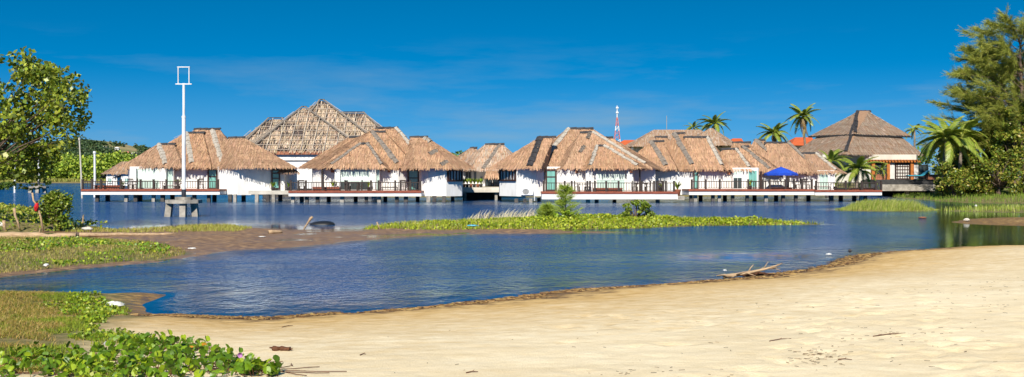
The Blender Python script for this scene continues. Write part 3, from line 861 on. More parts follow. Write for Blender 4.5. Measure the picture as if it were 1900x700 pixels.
opening(v2, (698, 97.1), (704, 97.15), 312, 353, 'window', 'glass_pale', 'white_trim', (), (), 0.04, 0.05)
opening(v2, (756, 98.3), (778, 98.3), 314, 355, 'door', 'glass_teal', 'frame_wood', (), (0.6,), 0.16)
opening(v2, (829.5, 96.02), (857, 97.5), 314.5, 337, 'window', 'curtain', 'frame_wood', (0.2, 0.4, 0.6, 0.8), (), 0.16, 0.14)
wall_lamp(v2, 617, 317, 97.9); wall_lamp(v2, 722, 317, 97.7)
ROOF_DY = 1.7
hip(v2, 600, 700, 553, 720, 311, 650, 668, 253.5, 96.8, '')
hip(v2, 590, 797, 556, 815, 311.5, 699, 735, 237, 96.0, 'R', capw=0.45)
hip(v2, 744, 773, 630, 785, 312, 690, 712, 244, 95.6, 'L', 'cap_grey')
hip(v2, 606, 713, 590, 724, 311.5, 669, 682, 266, 94.9, 'LR', 'cap_grey', capw=0.34)
hip(v2, 770, 842, 745, 882, 312.5, 762, 790, 254, 94.7, '', dy=0.6, xtra=((788, 0.98, 799, 0.84, 'cap_pale'), (811, 0.56, 797, 0.44, 'cap_grey'), (830, 0.22, 818, 0.10, 'cap_grey')))

# ---- villa 3
YV = 93.0
v3 = thing('lagoon_villa', 'thatched white villa with the air conditioner on its wall, beside the garden terrace', 'villa', (gx(1080, 95), 95, 0), VG)
body(v3, [(926, 99.6), (927, 98.0), (959, 95.6), (995, 95.9), (1009, 96.3)], 364.5, 311, 95.8, 7)
body(v3, [(1008, 97.3), (1012, 96.9), (1034, 96.9), (1055, 96.4), (1085, 96.9), (1087, 96.2), (1175, 96.2), (1178, 96.9), (1216, 97.2)], 357, 311, 96.5, 6)
deck(v3, 1005, 1258, YV, 356, 360, 370)
railing(v3, [1009, 1048, 1061, 1090, 1104, 1125, 1148, 1191, 1214, 1220, 1231, 1236, 1251], YV, 356, 339)
pillars(v3, [(958, 0), (974, 0), (985, 1), (1092, 1), (1108, 0), (1222, 0)], YV, 369, (1000, 1040, 1140, 1180))
MB().box((gx(1256, 95), 95, 0.2), (gx(1270, 95), 97.5, gz(364, 95))).build('landing', M['concrete'], v3)
pilaster(v3, 1087, 1099, 311, 357, 95.8); pilaster(v3, 1163, 1174, 311, 357, 95.8)
MB().box((gx(1186, 96.4), 96.4, gz(357, 96.4)), (gx(1188.5, 96.4), 96.6, gz(311, 96.4))).build('post', M['dark_wood'], v3)
opening(v3, (928, 97.92), (958, 95.68), 315, 336.5, 'window', 'curtain', 'frame_wood', (0.2, 0.4, 0.6, 0.8), (), 0.16, 0.14)
opening(v3, (1012, 96.85), (1033, 96.85), 314, 355, 'door', 'glass_teal', 'frame_wood', (), (0.65,), 0.16)
opening(v3, (1106, 96.1), (1160, 96.1), 313, 356, 'window', 'glass_pale', 'white_trim', (0.5,), (), 0.06, 0.05, blind=0.5)
opening(v3, (1089, 96.8), (1097, 96.8), 313, 356, 'window', 'glass_pale', 'white_trim', (), (), 0.05, 0.05)
wall_lamp(v3, 1070, 318, 96.6); wall_lamp(v3, 1171, 318, 95.8)
ROOF_DY = 1.8
hip(v3, 981, 1004, 905, 1015, 312.5, 1003, 1028, 254, 94.4, 'L', 'cap_dark', Yside=96.9, dy=0.2, capw=0.62, caplen=0.92)
hip(v3, 996, 1075, 955, 1215, 312, 1055, 1097, 238, 95.2, 'L', 'cap_pale')
hip(v3, 1046, 1212, 1022, 1228, 312.5, 1078, 1100, 245, 94.4, 'R', 'cap_pale', capw=0.4, xtra=((1094, 0.97, 1090, 0.80, 'cap_grey'), (1084, 0.60, 1076, 0.42, 'cap_grey')))
hip(v3, 1093, 1192, 1078, 1206, 312.5, 1108, 1121, 270, 93.6, 'LR', 'cap_pale', capw=0.36)
hip(v3, 1120, 1212, 1110, 1232, 314, 1118, 1134, 255, 95.8, '')

# ---- villa 4 (long, two decks)
YV = 97.0
v4 = thing('lagoon_villa', 'long thatched white villa with many roof folds, its deck under the blue parasol', 'villa', (gx(1400, 99), 99, 0), VG)
body(v4, [(1215, 102.0), (1232, 101.6), (1285, 100.6), (1287, 100.4), (1357, 100.4), (1359, 99.9), (1407, 99.9), (1409, 101.2)], 362, 313, 100, 6)
body(v4, [(1408, 101.4), (1466, 101.4), (1515, 100.6), (1517, 100.2), (1549, 100.2)], 362, 318, 100.6, 6)
deck(v4, 1278, 1513, YV, 351.5, 355.5, 362)
deck(v4, 1512.6, 1637, YV - 0.3, 353.2, 356.6, 362.6)
railing(v4, [1284, 1310, 1336, 1389, 1416, 1429, 1458, 1474, 1489, 1507], YV, 351.5, 336)
railing(v4, [1515, 1570, 1600, 1626, 1636], YV - 0.3, 353.2, 338.5)
pillars(v4, [(1284, 0), (1292, 1), (1325, 0), (1337, 1), (1362, 0), (1389, 0), (1424, 1), (1456, 0), (1480, 0), (1546, 0), (1602, 1), (1609, 0)], YV, 362, (1300, 1345, 1400, 1440, 1500, 1560, 1585))
opening(v4, (1286.5, 100.2), (1296, 100.2), 315.5, 352, 'door', 'glass_teal', 'frame_wood', (), (0.75,), 0.12)
opening(v4, (1360, 99.8), (1377, 99.8), 315.5, 351, 'window', 'glass_dark', 'white_trim', (0.5,), (), 0.05, 0.05, blind=0.42)
opening(v4, (1388, 99.8), (1405, 99.8), 316, 348, 'window', 'glass_teal', 'white_trim', (), (), 0.05, 0.05)
opening(v4, (1519, 100.1), (1537, 100.1), 320, 353, 'window', 'glass_pale', 'white_trim', (), (), 0.06, 0.05)
MB().box((gx(1411, 100.5), 100.5, gz(353, 100.5)), (gx(1414.5, 100.5), 100.8, gz(318, 100.5))).build('post', M['frame_wood'], v4)
MB().box((gx(1461.5, 100.5), 100.5, gz(353, 100.5)), (gx(1464.5, 100.5), 100.8, gz(318, 100.5))).build('post', M['dark_wood'], v4)
wall_lamp(v4, 1352, 321, 100.35)
ROOF_DY = 1.45
hip(v4, 1225, 1290, 1205, 1300, 313, 1217, 1235, 254, 100.2, '')
hip(v4, 1240, 1256, 1150, 1264, 314, 1208, 1229, 262, 99.0, 'L', 'cap_grey')
hip(v4, 1289, 1304, 1222, 1315, 314, 1250, 1268, 247, 98.6, 'L', 'cap_grey')
hip(v4, 1302, 1343, 1265, 1364, 314.5, 1270, 1312, 254, 98.2, 'R', 'cap_pale')
hip(v4, 1352, 1394, 1330, 1406, 315.5, 1340, 1366, 276, 98.4, 'R', 'cap_pale', capw=0.4)
hip(v4, 1436, 1446, 1350, 1456, 319, 1377, 1387, 271.5, 99.0, 'L', 'cap_grey', capw=0.4)
hip(v4, 1475, 1494, 1365, 1505, 319.5, 1401, 1416, 259.5, 99.4, 'L', 'cap_grey')
hip(v4, 1370, 1440, 1340, 1450, 318, 1361, 1389, 264, 102.0, '')
hip(v4, 1482, 1523, 1430, 1538, 319.5, 1420, 1463, 264.5, 98.9, 'R', 'cap_grey')
hip(v4, 1512, 1556, 1495, 1568, 320.5, 1489, 1514, 284, 98.6, 'R', 'cap_pale', capw=0.36)

# ---- garden house between villas 2 and 3, and its terrace
YH = 108.0
gh = thing('garden_house', 'thatched house with dark doors at the back of the garden terrace', 'house', (gx(900, YH), YH, 0.0))
body(gh, [(852, YH + 2.5), (856, YH + 2), (925, YH + 2), (962, YH + 2.2)], 346, 316, YH + 2, 6)
ROOF_DY = 0.7
hip(gh, 872, 962, 838, 985, 315.5, 902, 932, 267, YH, '', pal=STRAW[:3] + STRAW_GREY, xtra=((928, 0.98, 896, 0.05, 'cap_grey'),), capw=0.4)
hip(gh, 830, 880, 812, 900, 315.5, 874, 883, 274, YH + 1.2, '', pal=STRAW_GREY + STRAW)
hip(gh, 900, 926, 897, 930, 330, 903, 922, 317.5, YH - 0.6, '', dy=0.3, ridge=False, pal=STRAW[2:])
for a, b, yt, yb, nm in ((863, 875, 318, 336, 'window'), (879, 884, 318, 336, 'window'), (891, 895.5, 328, 336, 'window'), (900, 913, 329, 346, 'door'), (914.5, 926, 331, 346, 'door')):
    opening(gh, (a, YH + 1.95), (b, YH + 1.95), yt, yb, nm, 'glass_dark', 'dark_wood' if nm == 'door' else 'metal_grey', (0.5,) if b - a > 8 else (), (), 0.08, 0.06)
tr = thing('garden_terrace', 'pale stone terrace on stubby piers between the second and third villa', 'terrace', (gx(892, 104), 104, 0))
MB().box((gx(857, 103), 103, gz(357.5, 103)), (gx(930, 103), 111, gz(348, 103))).build('slab', M['stone_pale'], tr)
MB().box((gx(857, 102.8), 102.75, gz(357, 103)), (gx(930, 102.8), 102.98, gz(352, 103))).build('edge_beam', M['stone_pale'], tr)
for x in (860, 918): MB().box((gx(x, 102.9), 103.1, -1.2), (gx(x + 5, 102.9), 103.5, gz(357.6, 103))).build('pier', M['concrete'], tr)
MB().box((gx(857, 104), 106, -1.2), (gx(930, 104), 106.3, gz(357.6, 103))).build('dark_backing', M['concrete_shaded'], tr)  # dark sheet standing in for the shade below the slab

# ---- big house with the failing roof
def ruin_roof(root, fl, fr, bl, br, ye, rl, rr, yr, Yf, holes=0.5, deep=1.1, pal=STRAW_PALE, step=0.85):
    ze = gz(ye, Yf); rise = gz(yr, Yf + 6) - ze; Yr = Yf + deep * rise; zr = gz(yr, Yr)
    FL = Vector((gx(fl, Yf), Yf, ze)); FR = Vector((gx(fr, Yf), Yf, ze)); SL = Vector((gx(bl, Yr), Yr, ze)); SR = Vector((gx(br, Yr), Yr, ze))
    KL = Vector((SL.x + 1, 2*Yr - Yf, ze)); KR = Vector((SR.x - 1, 2*Yr - Yf, ze)); RL = Vector((gx(rl, Yr), Yr, zr)); RR = Vector((gx(rr, Yr), Yr, zr))
    mb = MB(); mb.add([FL, FR, SR, KR, KL, SL, RL, RR], [(0, 1, 7, 6), (1, 2, 7), (2, 3, 7), (3, 4, 6, 7), (4, 5, 6), (5, 0, 6), (5, 4, 3, 2, 1, 0)])
    roof = mb.build('roof', M['ruin_under'], root)
    o = origin(roof); parts = []
    for fi, poly in enumerate(([FL, FR, RR, RL], [SL, FL, RL], [FR, SR, RR], [KR, KL, RL, RR])):
        if (poly[1] - poly[0]).length < 0.6: continue
        u = (poly[1] - poly[0]).normalized(); nn = u.cross(poly[2] - poly[0]).normalized()
        if nn.z < 0: nn = -nn
        v = nn.cross(u); v = v if v.z > 0 else -v
        q2 = [((p - poly[0]).dot(u), (p - poly[0]).dot(v)) for p in poly]; vm = max(q[1] for q in q2)
        def span(val, ax):
            xs = []
            for i in range(len(q2)):
                a, b = q2[i], q2[(i + 1) % len(q2)]
                if (a[ax] - val) * (b[ax] - val) < 0: xs.append(a[1-ax] + (val - a[ax]) / (b[ax] - a[ax]) * (b[1-ax] - a[1-ax]))
            return (min(xs), max(xs)) if len(xs) > 1 else None
        r_ = thatch_facet(poly, 0.85, 0.05, pal, lift=0.09, mess=1.5)
        # tear holes: drop the bundles that lie in gaps of a slow noise
        V, Fq, C = r_; n = len(Fq); ctr = V.reshape(n, 4, 3).mean(1)
        uu = (ctr - np.array(poly[0])) @ np.array(u); vv = (ctr - np.array(poly[0])) @ np.array(v)
        ci = np.floor((uu - 0.6) / (step * 1.55)).astype(np.int64); cj = np.floor((vv - 0.12) / step).astype(np.int64)
        cell = np.modf(np.abs(np.sin(ci * 12.9898 + cj * 78.233 + fi * 3.7) * 43758.5453))[0]
        left = np.clip((FR.x - ctr[:, 0]) / max(0.1, FR.x - SL.x), 0, 1)
        keep = (cell > holes * (0.10 + 0.62 * left)) | (rng.random(n) < 0.22)
        V = V.reshape(n, 4, 3)[keep].reshape(-1, 3); C = C.reshape(n, 4, 3)[keep].reshape(-1, 3); m = keep.sum()
        parts.append((V, np.arange(m * 4).reshape(m, 4), C))
        if fi < 3:
            lift = nn * 0.17
            b_ = 0.12
            while b_ < vm:          # battens along the slope's courses
                s = span(b_, 1)
                if s and s[1] - s[0] > 0.5:
                    MB().bar(poly[0] + u*s[0] + v*b_ + lift, poly[0] + u*s[1] + v*b_ + lift, 0.05, 0.04, nn).build('batten', M['batten'], roof)
                b_ += step
            c_ = 0.6
            um = max(q[0] for q in q2)
            while c_ < um:          # rafters up the slope
                s = span(c_ + 0.01, 0)
                if s and s[1] - s[0] > 0.5:
                    MB().bar(poly[0] + u*c_ + v*s[0] + lift*1.35, poly[0] + u*(c_ + random.uniform(-.1, .1)) + v*s[1] + lift*1.35, 0.065, 0.05, nn).build('rafter', M['batten'], roof)
                c_ += step * 1.55
    V = []; Fq = []; C = []; b = 0
    for v_, f_, c_ in parts: V.append(v_); Fq.append(f_ + b); C.append(c_); b += len(v_)
    th = np_obj('thatch', np.concatenate(V), np.concatenate(Fq), M['straw'], roof, np.concatenate(C)); th['kind'] = 'stuff'
    for p, q in ((RL, FL), (RR, FR)):
        MB().bar(p + Vector((0, -.1, .22)), q + Vector((0, -.1, .22)), 0.20, 0.10).build('hip_board', M['cap_grey'], roof)
    MB().bar(RL + Vector((-.15, 0, .2)), RR + Vector((.15, 0, .2)), 0.3, 0.12).build('ridge_board', M['cap_dark'], roof)
    return roof
M['ruin_under'] = simple('ruin_under', (0.085, 0.062, 0.052), (0.035, 0.027, 0.025), 0.95, 1.4)
M['batten'] = simple('batten', (0.52, 0.45, 0.37), (0.34, 0.28, 0.22), 0.85, 3.0)
YB = 116.0
big = thing('big_house', 'large white house whose torn thatch roof shows bare battens and rafters', 'house', (gx(570, YB), YB, 0))
body(big, [(486, YB + 2.5), (488, YB + 0.25), (690, YB + 0.25)], 350, 284, YB + 0.25, 12)
body(big, [(487, YB + 2.5), (489, YB + 0.45), (689, YB + 0.45)], 385, 350.2, YB + 0.25, 11.5, 'concrete_shaded', 'plinth', lift=0.0)  # dark block added below the wall, passing for shade under the decks
ROOF_DY = 0.5
ruin_roof(big, 462, 676, 438, 690, 281, 561, 566, 201, YB, 0.74)
ruin_roof(big, 520, 720, 438, 745, 281, 594, 600, 188, YB + 4.5, 0.35)
ruin_roof(big, 640, 735, 600, 757, 270, 636, 674, 211, YB + 6.5, 0.1)
ruin_roof(big, 440, 540, 414, 560, 281, 499, 524, 222, YB + 3.5, 0.8)
MB().box((gx(478, YB), YB - 0.1, gz(287, YB)), (gx(675, YB), YB + 0.15, gz(281.4, YB))).build('eave_board', M['fascia_wood'], big)
MB().box((gx(488, YB), YB + 0.1, gz(298.5, YB)), (gx(690, YB), YB + 0.24, gz(296.8, YB))).build('gutter', M['metal_grey'], big)

# ---- pavilion with the two-tier roof at the right
YP = 128.0
pv = thing('pavilion', 'large pavilion with a two-tiered grey thatch roof and orange timber doors', 'pavilion', (gx(1600, YP + 6), YP + 6, 0.5))
def tier(xl, xf, xr, ye, al, ar, ya, Yfront, Yside, ylow=None):
    ze = gz(ye, Yfront); Ya = (Yfront + Yside * 1.0) if Yside < 50 else Yside
    FLt = Vector((gx(xf, Yfront), Yfront, ze))
    Lp = Vector((gx(xl, Ya), Ya, ze)); Rp = Vector((gx(xr, Ya), Ya, ze)); Bp = Vector((gx((al + ar) / 2, Ya), 2 * Ya - Yfront, ze))
    za = gz(ya, Ya)
    A1 = Vector((gx(al, Ya), Ya, za)); A2 = Vector((gx(ar, Ya), Ya, za))
    rf = MB().add([Lp, FLt, Rp, Bp, A1, A2], [(0, 1, 4), (1, 2, 5, 4), (2, 3, 5), (3, 0, 4, 5), (3, 2, 1, 0)]).build('roof', M['thatch_base'], pv)
    parts = [thatch_facet(p, 0.40, 0.10, STRAW_GREY, lift=0.08, mess=0.6) for p in ([Lp, FLt, A1], [FLt, Rp, A2, A1] if False else [FLt, Rp, A2])]
    parts.append(thatch_facet([Rp, Bp, A2], 0.5, 0.3, STRAW_GREY)); parts.append(thatch_facet([Bp, Lp, A1], 0.5, 0.3, STRAW_GREY))
    V = []; Fq = []; C = []; b = 0
    for v_, f_, c_ in parts: V.append(v_); Fq.append(f_ + b); C.append(c_); b += len(v_)
    t_ = np_obj('thatch', np.concatenate(V), np.concatenate(Fq), M['straw'], rf, np.concatenate(C)); t_['kind'] = 'stuff'
    c = MB(); cap_strip(c, A1, A1.lerp(FLt, 0.93), Vector((0, -0.7, 0.7)), 0.42, 8); c.build('hip_cap', M['cap_dark'], rf)
    return rf, Lp, FLt, Rp
tier(1462, 1568, 1716, 286.5, 1592, 1612, 206, YP, YP + 9)
rf, a_, b_, c_ = tier(1503, 1586, 1690, 248.5, 1592, 1612, 208, YP + 3.4, YP + 9.6)
for p, q in ((a_, b_), (b_, c_)):
    MB().bar(p + Vector((0, 0.25, -.12)), q + Vector((0, 0.25, -.12)), 0.5, 0.22).build('eave_board', M['cap_dark'], rf)  # dark bars painted in for the shadowed gap between the two tiers
c = MB(); cap_strip(c, at(1590, 207.2, YP + 9.3), at(1614, 207.2, YP + 9.3), Vector((0, -.2, 1)), 0.8, 3, 0.12); c.build('ridge_cap', M['cap_dark'], rf)
body(pv, [(1524, YP + 5.5), (1526, YP + 3.0), (1700, YP + 3.0), (1702, YP + 5.5)], 340, 287, YP + 3, 9, 'pale_wall', lift=0.0)
Yw = YP + 2.8
def pbox(x0, x1, y0, y1, Yq, d, mat, name, parent=pv):
    return MB().box((gx(x0, Yq), Yq, gz(y1, Yq)), (gx(x1, Yq), Yq + d, gz(y0, Yq))).build(name, M[mat], parent)
pbox(1612, 1708, 298.5, 301.5, Yw - 0.5, 0.66, 'orange_wood', 'lintel')
for i in range(16): pbox(1614 + i * 5.8, 1616 + i * 5.8, 296.4, 298.4, Yw - 0.8, 1.0, 'orange_wood', 'rafter_end')
for x in (1618, 1646, 1690): pbox(x, x + 5.5, 301.6, 334, Yw - 0.3, 0.35, 'orange_wood', 'column')
for x0, x1 in ((1607, 1614), (1651, 1660), (1696, 1704)): pbox(x0, x1, 302, 332, Yw - 0.12, 0.12, 'curtain', 'curtain')
opening(pv, (1661, Yw - 0.05), (1688, Yw - 0.05), 303, 333, 'door', 'curtain', 'frame_wood', (0.16, 0.33, 0.5, 0.66, 0.83), (0.2, 0.4, 0.6, 0.8), 0.14, 0.1)
opening(pv, (1624, Yw - 0.05), (1646, Yw - 0.05), 303, 333, 'window', 'glass_dark', 'frame_wood', (0.5,), (), 0.12, 0.1)
opening(pv, (1704.5, Yw + 0.1), (1722, Yw + 0.1), 306, 333, 'window', 'glass_dark', 'slate', (), (), 0.1, 0.08)
pt = thing('pool_terrace', 'grey concrete pool terrace with a dark slate rim in front of the pavilion', 'terrace', (gx(1700, YP - 4), YP - 4, 0))
Yt = YP - 5.0
MB().box((gx(1626, Yt + 2.5), Yt + 2.5, gz(342.2, Yt)), (gx(1752, Yt + 2.5), YP + 2.7, gz(333.5, Yt + 2.5))).build('upper_slab', M['slate'], pt)
MB().box((gx(1634, Yt), Yt, gz(354.5, Yt)), (gx(1768, Yt), YP + 2.4, gz(342.6, Yt))).build('lower_slab', M['concrete'], pt)
for x in (1684, 1731, 1742): MB().box((gx(x, Yt), Yt + 0.5, -0.8), (gx(x + 6, Yt), Yt + 1.0, gz(354.7, Yt))).build('pier', M['concrete'], pt)
MB().box((gx(1634, Yt + 4), Yt + 5, -0.8), (gx(1740, Yt + 4), Yt + 5.3, gz(355, Yt))).build('dark_backing', M['concrete_shaded'], pt)

# ---- houses behind
fh = thing('far_house', 'small thatched white house across the water with black awnings, behind the first deck', 'house', (gx(220, 135), 135, 0))
body(fh, [(197, 135.9), (248, 135.9)], 345, 322, 135.9, 5)
hip(fh, 196, 262, 187, 275, 323, 226, 250, 300, 135, '', pal=STRAW_GREY + STRAW[:2], ridge=False, pitch=0.14)
for x0, x1 in ((200, 208), (231, 239)): opening(fh, (x0, 135.85), (x1, 135.85), 330, 340, 'window', 'glass_teal', 'white_trim', (0.5,), (), 0.1, 0.08)
for x0, x1 in ((182, 197), (208, 228)):
    MB().add([at(x0, 330, 134), at(x1, 324, 136.3), at(x1, 328, 136.3), at(x0, 331.5, 134), at(x0 + 2, 330, 135), at(x1, 324, 137)], [(0, 1, 2, 3), (0, 4, 5, 1), (0, 3, 4), (1, 5, 2), (3, 2, 5, 4)]).build('awning', M['black_cloth'], fh)

bh = thing('long_hall', 'long grey thatched hall roof rising behind the villas near the red mast', 'building', (gx(1270, 145), 145, 0.5))
body(bh, [(1180, 147), (1360, 147)], 335, 270, 147, 8, 'pale_wall')
hip(bh, 1172, 1310, 1155, 1340, 272, 1213, 1300, 241, 145, '', pal=STRAW_GREY, ridge=False, pitch=0.14, mess=0.5, capw=0.3)
hip(bh, 1270, 1350, 1255, 1372, 270, 1318, 1322, 238, 143.5, '', pal=STRAW_GREY, ridge=False, pitch=0.14, mess=0.5)
def tile_house(label, x0, x1, ye, xr0, xr1, yr, Yq):
    t_ = thing('tiled_house', label, 'house', (gx((x0 + x1) / 2, Yq), Yq, 0.5), 'orange tiled roofs behind the villas')
    body(t_, [(x0 + 2, Yq + 1), (x1 - 2, Yq + 1)], 330, ye, Yq + 1, 7, 'pale_wall', lift=0.05)
    A, B = at(x0, ye, Yq), at(x1, ye, Yq); C, D = at(xr0, yr, Yq + 5), at(xr1, yr, Yq + 5)
    E, G = A + Vector((0, 10, 0)), B + Vector((0, 10, 0))
    MB().add([A, B, D, C, E, G], [(0, 1, 2, 3), (1, 5, 2), (5, 4, 3, 2), (4, 0, 3), (4, 5, 1, 0)]).build('roof', M['roof_tile'], t_)
    return t_
tile_house('low orange tiled roof beside the red and white lattice mast', 1135, 1200, 274, 1158, 1192, 260, 170)
tile_house('orange tiled roof seen behind the palm nearest the long grey hall', 1352, 1382, 268, 1360, 1376, 257, 170)
tile_house('orange tiled roof peeking out between the tall palm and the pavilion', 1468, 1520, 270, 1476, 1506, 255, 172)

# ------------------------------------------------------------------ hills and far shore
def hills():
    prof = [(-900, 285), (-300, 276), (0, 272), (60, 268), (120, 262), (150, 259), (180, 260), (215, 264), (250, 271), (290, 280), (360, 293), (450, 306), (560, 318), (700, 326), (900, 330)]
    Yr = 1900.0
    xs = np.array([gx(p[0], Yr) for p in prof]); zs = np.array([gz(p[1], Yr) for p in prof])
    X = np.linspace(xs[0], xs[-1], 150); Yv = np.linspace(1150, 2500, 70)
    XX, YY = np.meshgrid(X, Yv)
    crest = np.interp(XX, xs, zs) + 9 * vnoise(XX, YY, 90, 41)
    f = np.clip((YY - 1150) / 750, 0, 1); f = f * f * (3 - 2 * f)
    back = np.clip(1 - (YY - 1900) / 1400, 0, 1)
    ZZ = np.maximum(crest * f * back, 0) + (14 * vnoise(XX, YY, 130, 42) + 6 * vnoise(XX, YY, 50, 43)) * np.clip(f * 1.5, 0, 1) * (f < 0.97) - 1.0
    ny, nx = XX.shape; idx = np.arange(nx * ny).reshape(ny, nx)
    Fq = np.stack([idx[:-1, :-1], idx[:-1, 1:], idx[1:, 1:], idx[1:, :-1]], -1).reshape(-1, 4)
    m, t, p, o = new_mat('hillside')
    f1 = noise_fac(t, 0.012, 5, 0.6); 
    t.links.new(ramp(t, f1, [(0.40, (0.05, 0.085, 0.045)), (0.52, (0.10, 0.13, 0.05)), (0.60, (0.27, 0.23, 0.11)), (0.72, (0.33, 0.26, 0.14))]), p.inputs['Base Color'])
    p.inputs['Roughness'].default_value = 0.95; p.inputs['Specular IOR Level'].default_value = 0.1
    h = np_obj('hills', np.stack([XX.ravel(), YY.ravel(), ZZ.ravel()], 1), Fq, m, smooth=True)
    tag(h, kind='structure')
    # woodland covering the lower slopes, thinning to single trees at the grassy crest
    n = 5200
    x = rng.uniform(gx(-60, 1500), gx(620, 1500), n); y = rng.uniform(1200, 1900, n)
    fx = (x - XX[0, 0]) / (X[1] - X[0]); fy = (y - Yv[0]) / (Yv[1] - Yv[0])
    z = ZZ[np.clip(fy.astype(int), 0, ny - 1), np.clip(fx.astype(int), 0, nx - 1)]
    keep = (vnoise(x, y, 130, 44) + 0.5 * vnoise(x, y, 45, 45) > np.interp(y, [1200, 1500, 1720, 1900], [-0.5, -0.15, 0.05, 0.36])) & (z > 3)
    x, y, z = x[keep], y[keep], z[keep]
    cen = np.stack([x, y, z + 4.0], 1)
    P = clump_points(cen, rng.uniform(3.5, 7.5, len(cen)), 14)
    V, Fq, C = leaf_quads(P, 4.2, pick_cols(len(P), [(0.035, 0.07, 0.035), (0.05, 0.09, 0.04), (0.065, 0.10, 0.045), (0.03, 0.055, 0.035)]), up=0.5, aspect=0.8)
    stuff('hill_woodland', [(V, Fq, C)], M['leaf_dull'], 'dark green woodland covering the distant hillside', 'woodland')
    return XX, YY, ZZ, X, Yv
HX, HYY, HZ, hx, hy = hills()
def hillz(x, y):
    return float(HZ[np.clip(np.searchsorted(hy, y), 0, len(hy) - 1), np.clip(np.searchsorted(hx, x), 0, len(hx) - 1)])
def hill_house(label, x0, x1, ytop, ybot, Yq, roofmat, wallmat='white_wall'):
    Yq = 1180.0
    while Yq < 1890 and hillz(gx((x0 + x1) / 2, Yq), Yq) < gz(ybot, Yq): Yq += 6
    t_ = thing('hillside_house', label, 'house', (gx((x0 + x1) / 2, Yq), Yq, gz(ybot, Yq)), 'houses on the hillside')
    a, b = gx(x0, Yq), gx(x1, Yq); zb, zt = gz(ybot, Yq), gz(ytop, Yq); zm = zb + (zt - zb) * 0.55; d = (b - a) * 0.7
    MB().box((a + (b-a)*.06, Yq, zb - 4), (b - (b-a)*.06, Yq + d, zm)).build('wall', M[wallmat], t_)
    c = (b - a) * 0.28
    MB().add([(a, Yq - 1, zm + .05), (b, Yq - 1, zm + .05), (b, Yq + d + 1, zm + .05), (a, Yq + d + 1, zm + .05), (a + c, Yq + d / 2, zt), (b - c, Yq + d / 2, zt)],
             [(0, 1, 5, 4), (1, 2, 5), (2, 3, 4, 5), (3, 0, 4), (3, 2, 1, 0)]).build('roof', M[roofmat], t_)
    nW = 3
    for i in range(nW):
        xa = a + (b - a) * (0.16 + 0.26 * i)
        MB().box((xa, Yq - 0.25, zb + (zm - zb) * .3), (xa + (b - a) * .13, Yq - 0.02, zb + (zm - zb) * .75)).build('window', M['glass_dark'], t_)
hill_house('pink roofed white house on the hillside above the mangroves', 225, 240.5, 281, 289, 1420, 'red_hazed')
hill_house('pale roofed white house next to the pink roofed one on the hillside', 241.5, 255, 282.5, 289, 1420, 'stone_pale')
hill_house('long low white building below the grassy hilltop', 176, 197, 271.5, 275.5, 1560, 'white_trim')
hill_house('single white house right of the long low hillside building', 212, 220.5, 273, 278, 1520, 'white_trim')

def wood(name, label, x0, x1, Yq, top, bot, ntree, leaf, pal, depth=30, per=46, rad=(2.0, 4.2)):
    cs = []; rs = []
    for i in range(ntree):
        x = random.uniform(x0, x1); y = Yq + random.uniform(0, depth)
        ztop = gz(top(x) + random.uniform(-4, 9), Yq) ; h = ztop
        for k in range(7):
            r = random.uniform(*rad)
            cs.append((gx(x, y) + random.gauss(0, 2.6), y + random.gauss(0, 2), max(1.2, random.uniform(0.12, 1.0) ** 0.7 * (h - r * 0.6)))); rs.append(r)
    P = clump_points(cs, rs, per)
    P = P[P[:, 2] > 0.2]
    cl = pick_cols(len(P), pal, None, 0.2)
    V, Fq, C = leaf_quads(P, leaf, cl, up=0.5, aspect=0.75)
    return stuff(name, [(V, Fq, C)], M['leaf_dull'], label, 'woodland')
wood('mangrove_wood', 'bright green mangrove wood along the far shore at the left', -220, 330, 385, lambda x: 284 + 5 * math.sin(x * 0.05) + (8 if x < 40 else 0), 335, 150, 1.15,
     [(0.21, 0.31, 0.04), (0.26, 0.35, 0.045), (0.15, 0.23, 0.04), (0.31, 0.38, 0.055), (0.11, 0.18, 0.04)])
q = scatter(np.array([(-260, 377), (-120, 381), (-118, 392), (-262, 390)]), 9000)
V, Fq, C = blades(q, 1.1, 0.35, pick_cols(len(q), [(0.28, 0.30, 0.08), (0.22, 0.26, 0.07), (0.33, 0.32, 0.11)]))
stuff('shore_grass', [(V, Fq, C)], M['blade'], 'pale green grass fringe along the far left shore', 'grass')
wood('back_trees', 'low green trees between the far roofs behind the villas', 1230, 1760, 180, lambda x: 262 + 4 * math.sin(x * 0.11), 330, 46, 0.6,
     [(0.07, 0.13, 0.02), (0.10, 0.17, 0.03), (0.05, 0.10, 0.02)], 14, 40, (1.2, 2.2))
wood('treetops_far', 'strip of green treetops showing between the garden house and the third villa', 800, 990, 200, lambda x: 276 + 3 * math.sin(x * 0.2), 330, 20, 0.6,
     [(0.07, 0.13, 0.02), (0.10, 0.17, 0.03), (0.05, 0.10, 0.02)], 10, 36, (1.2, 2.0))

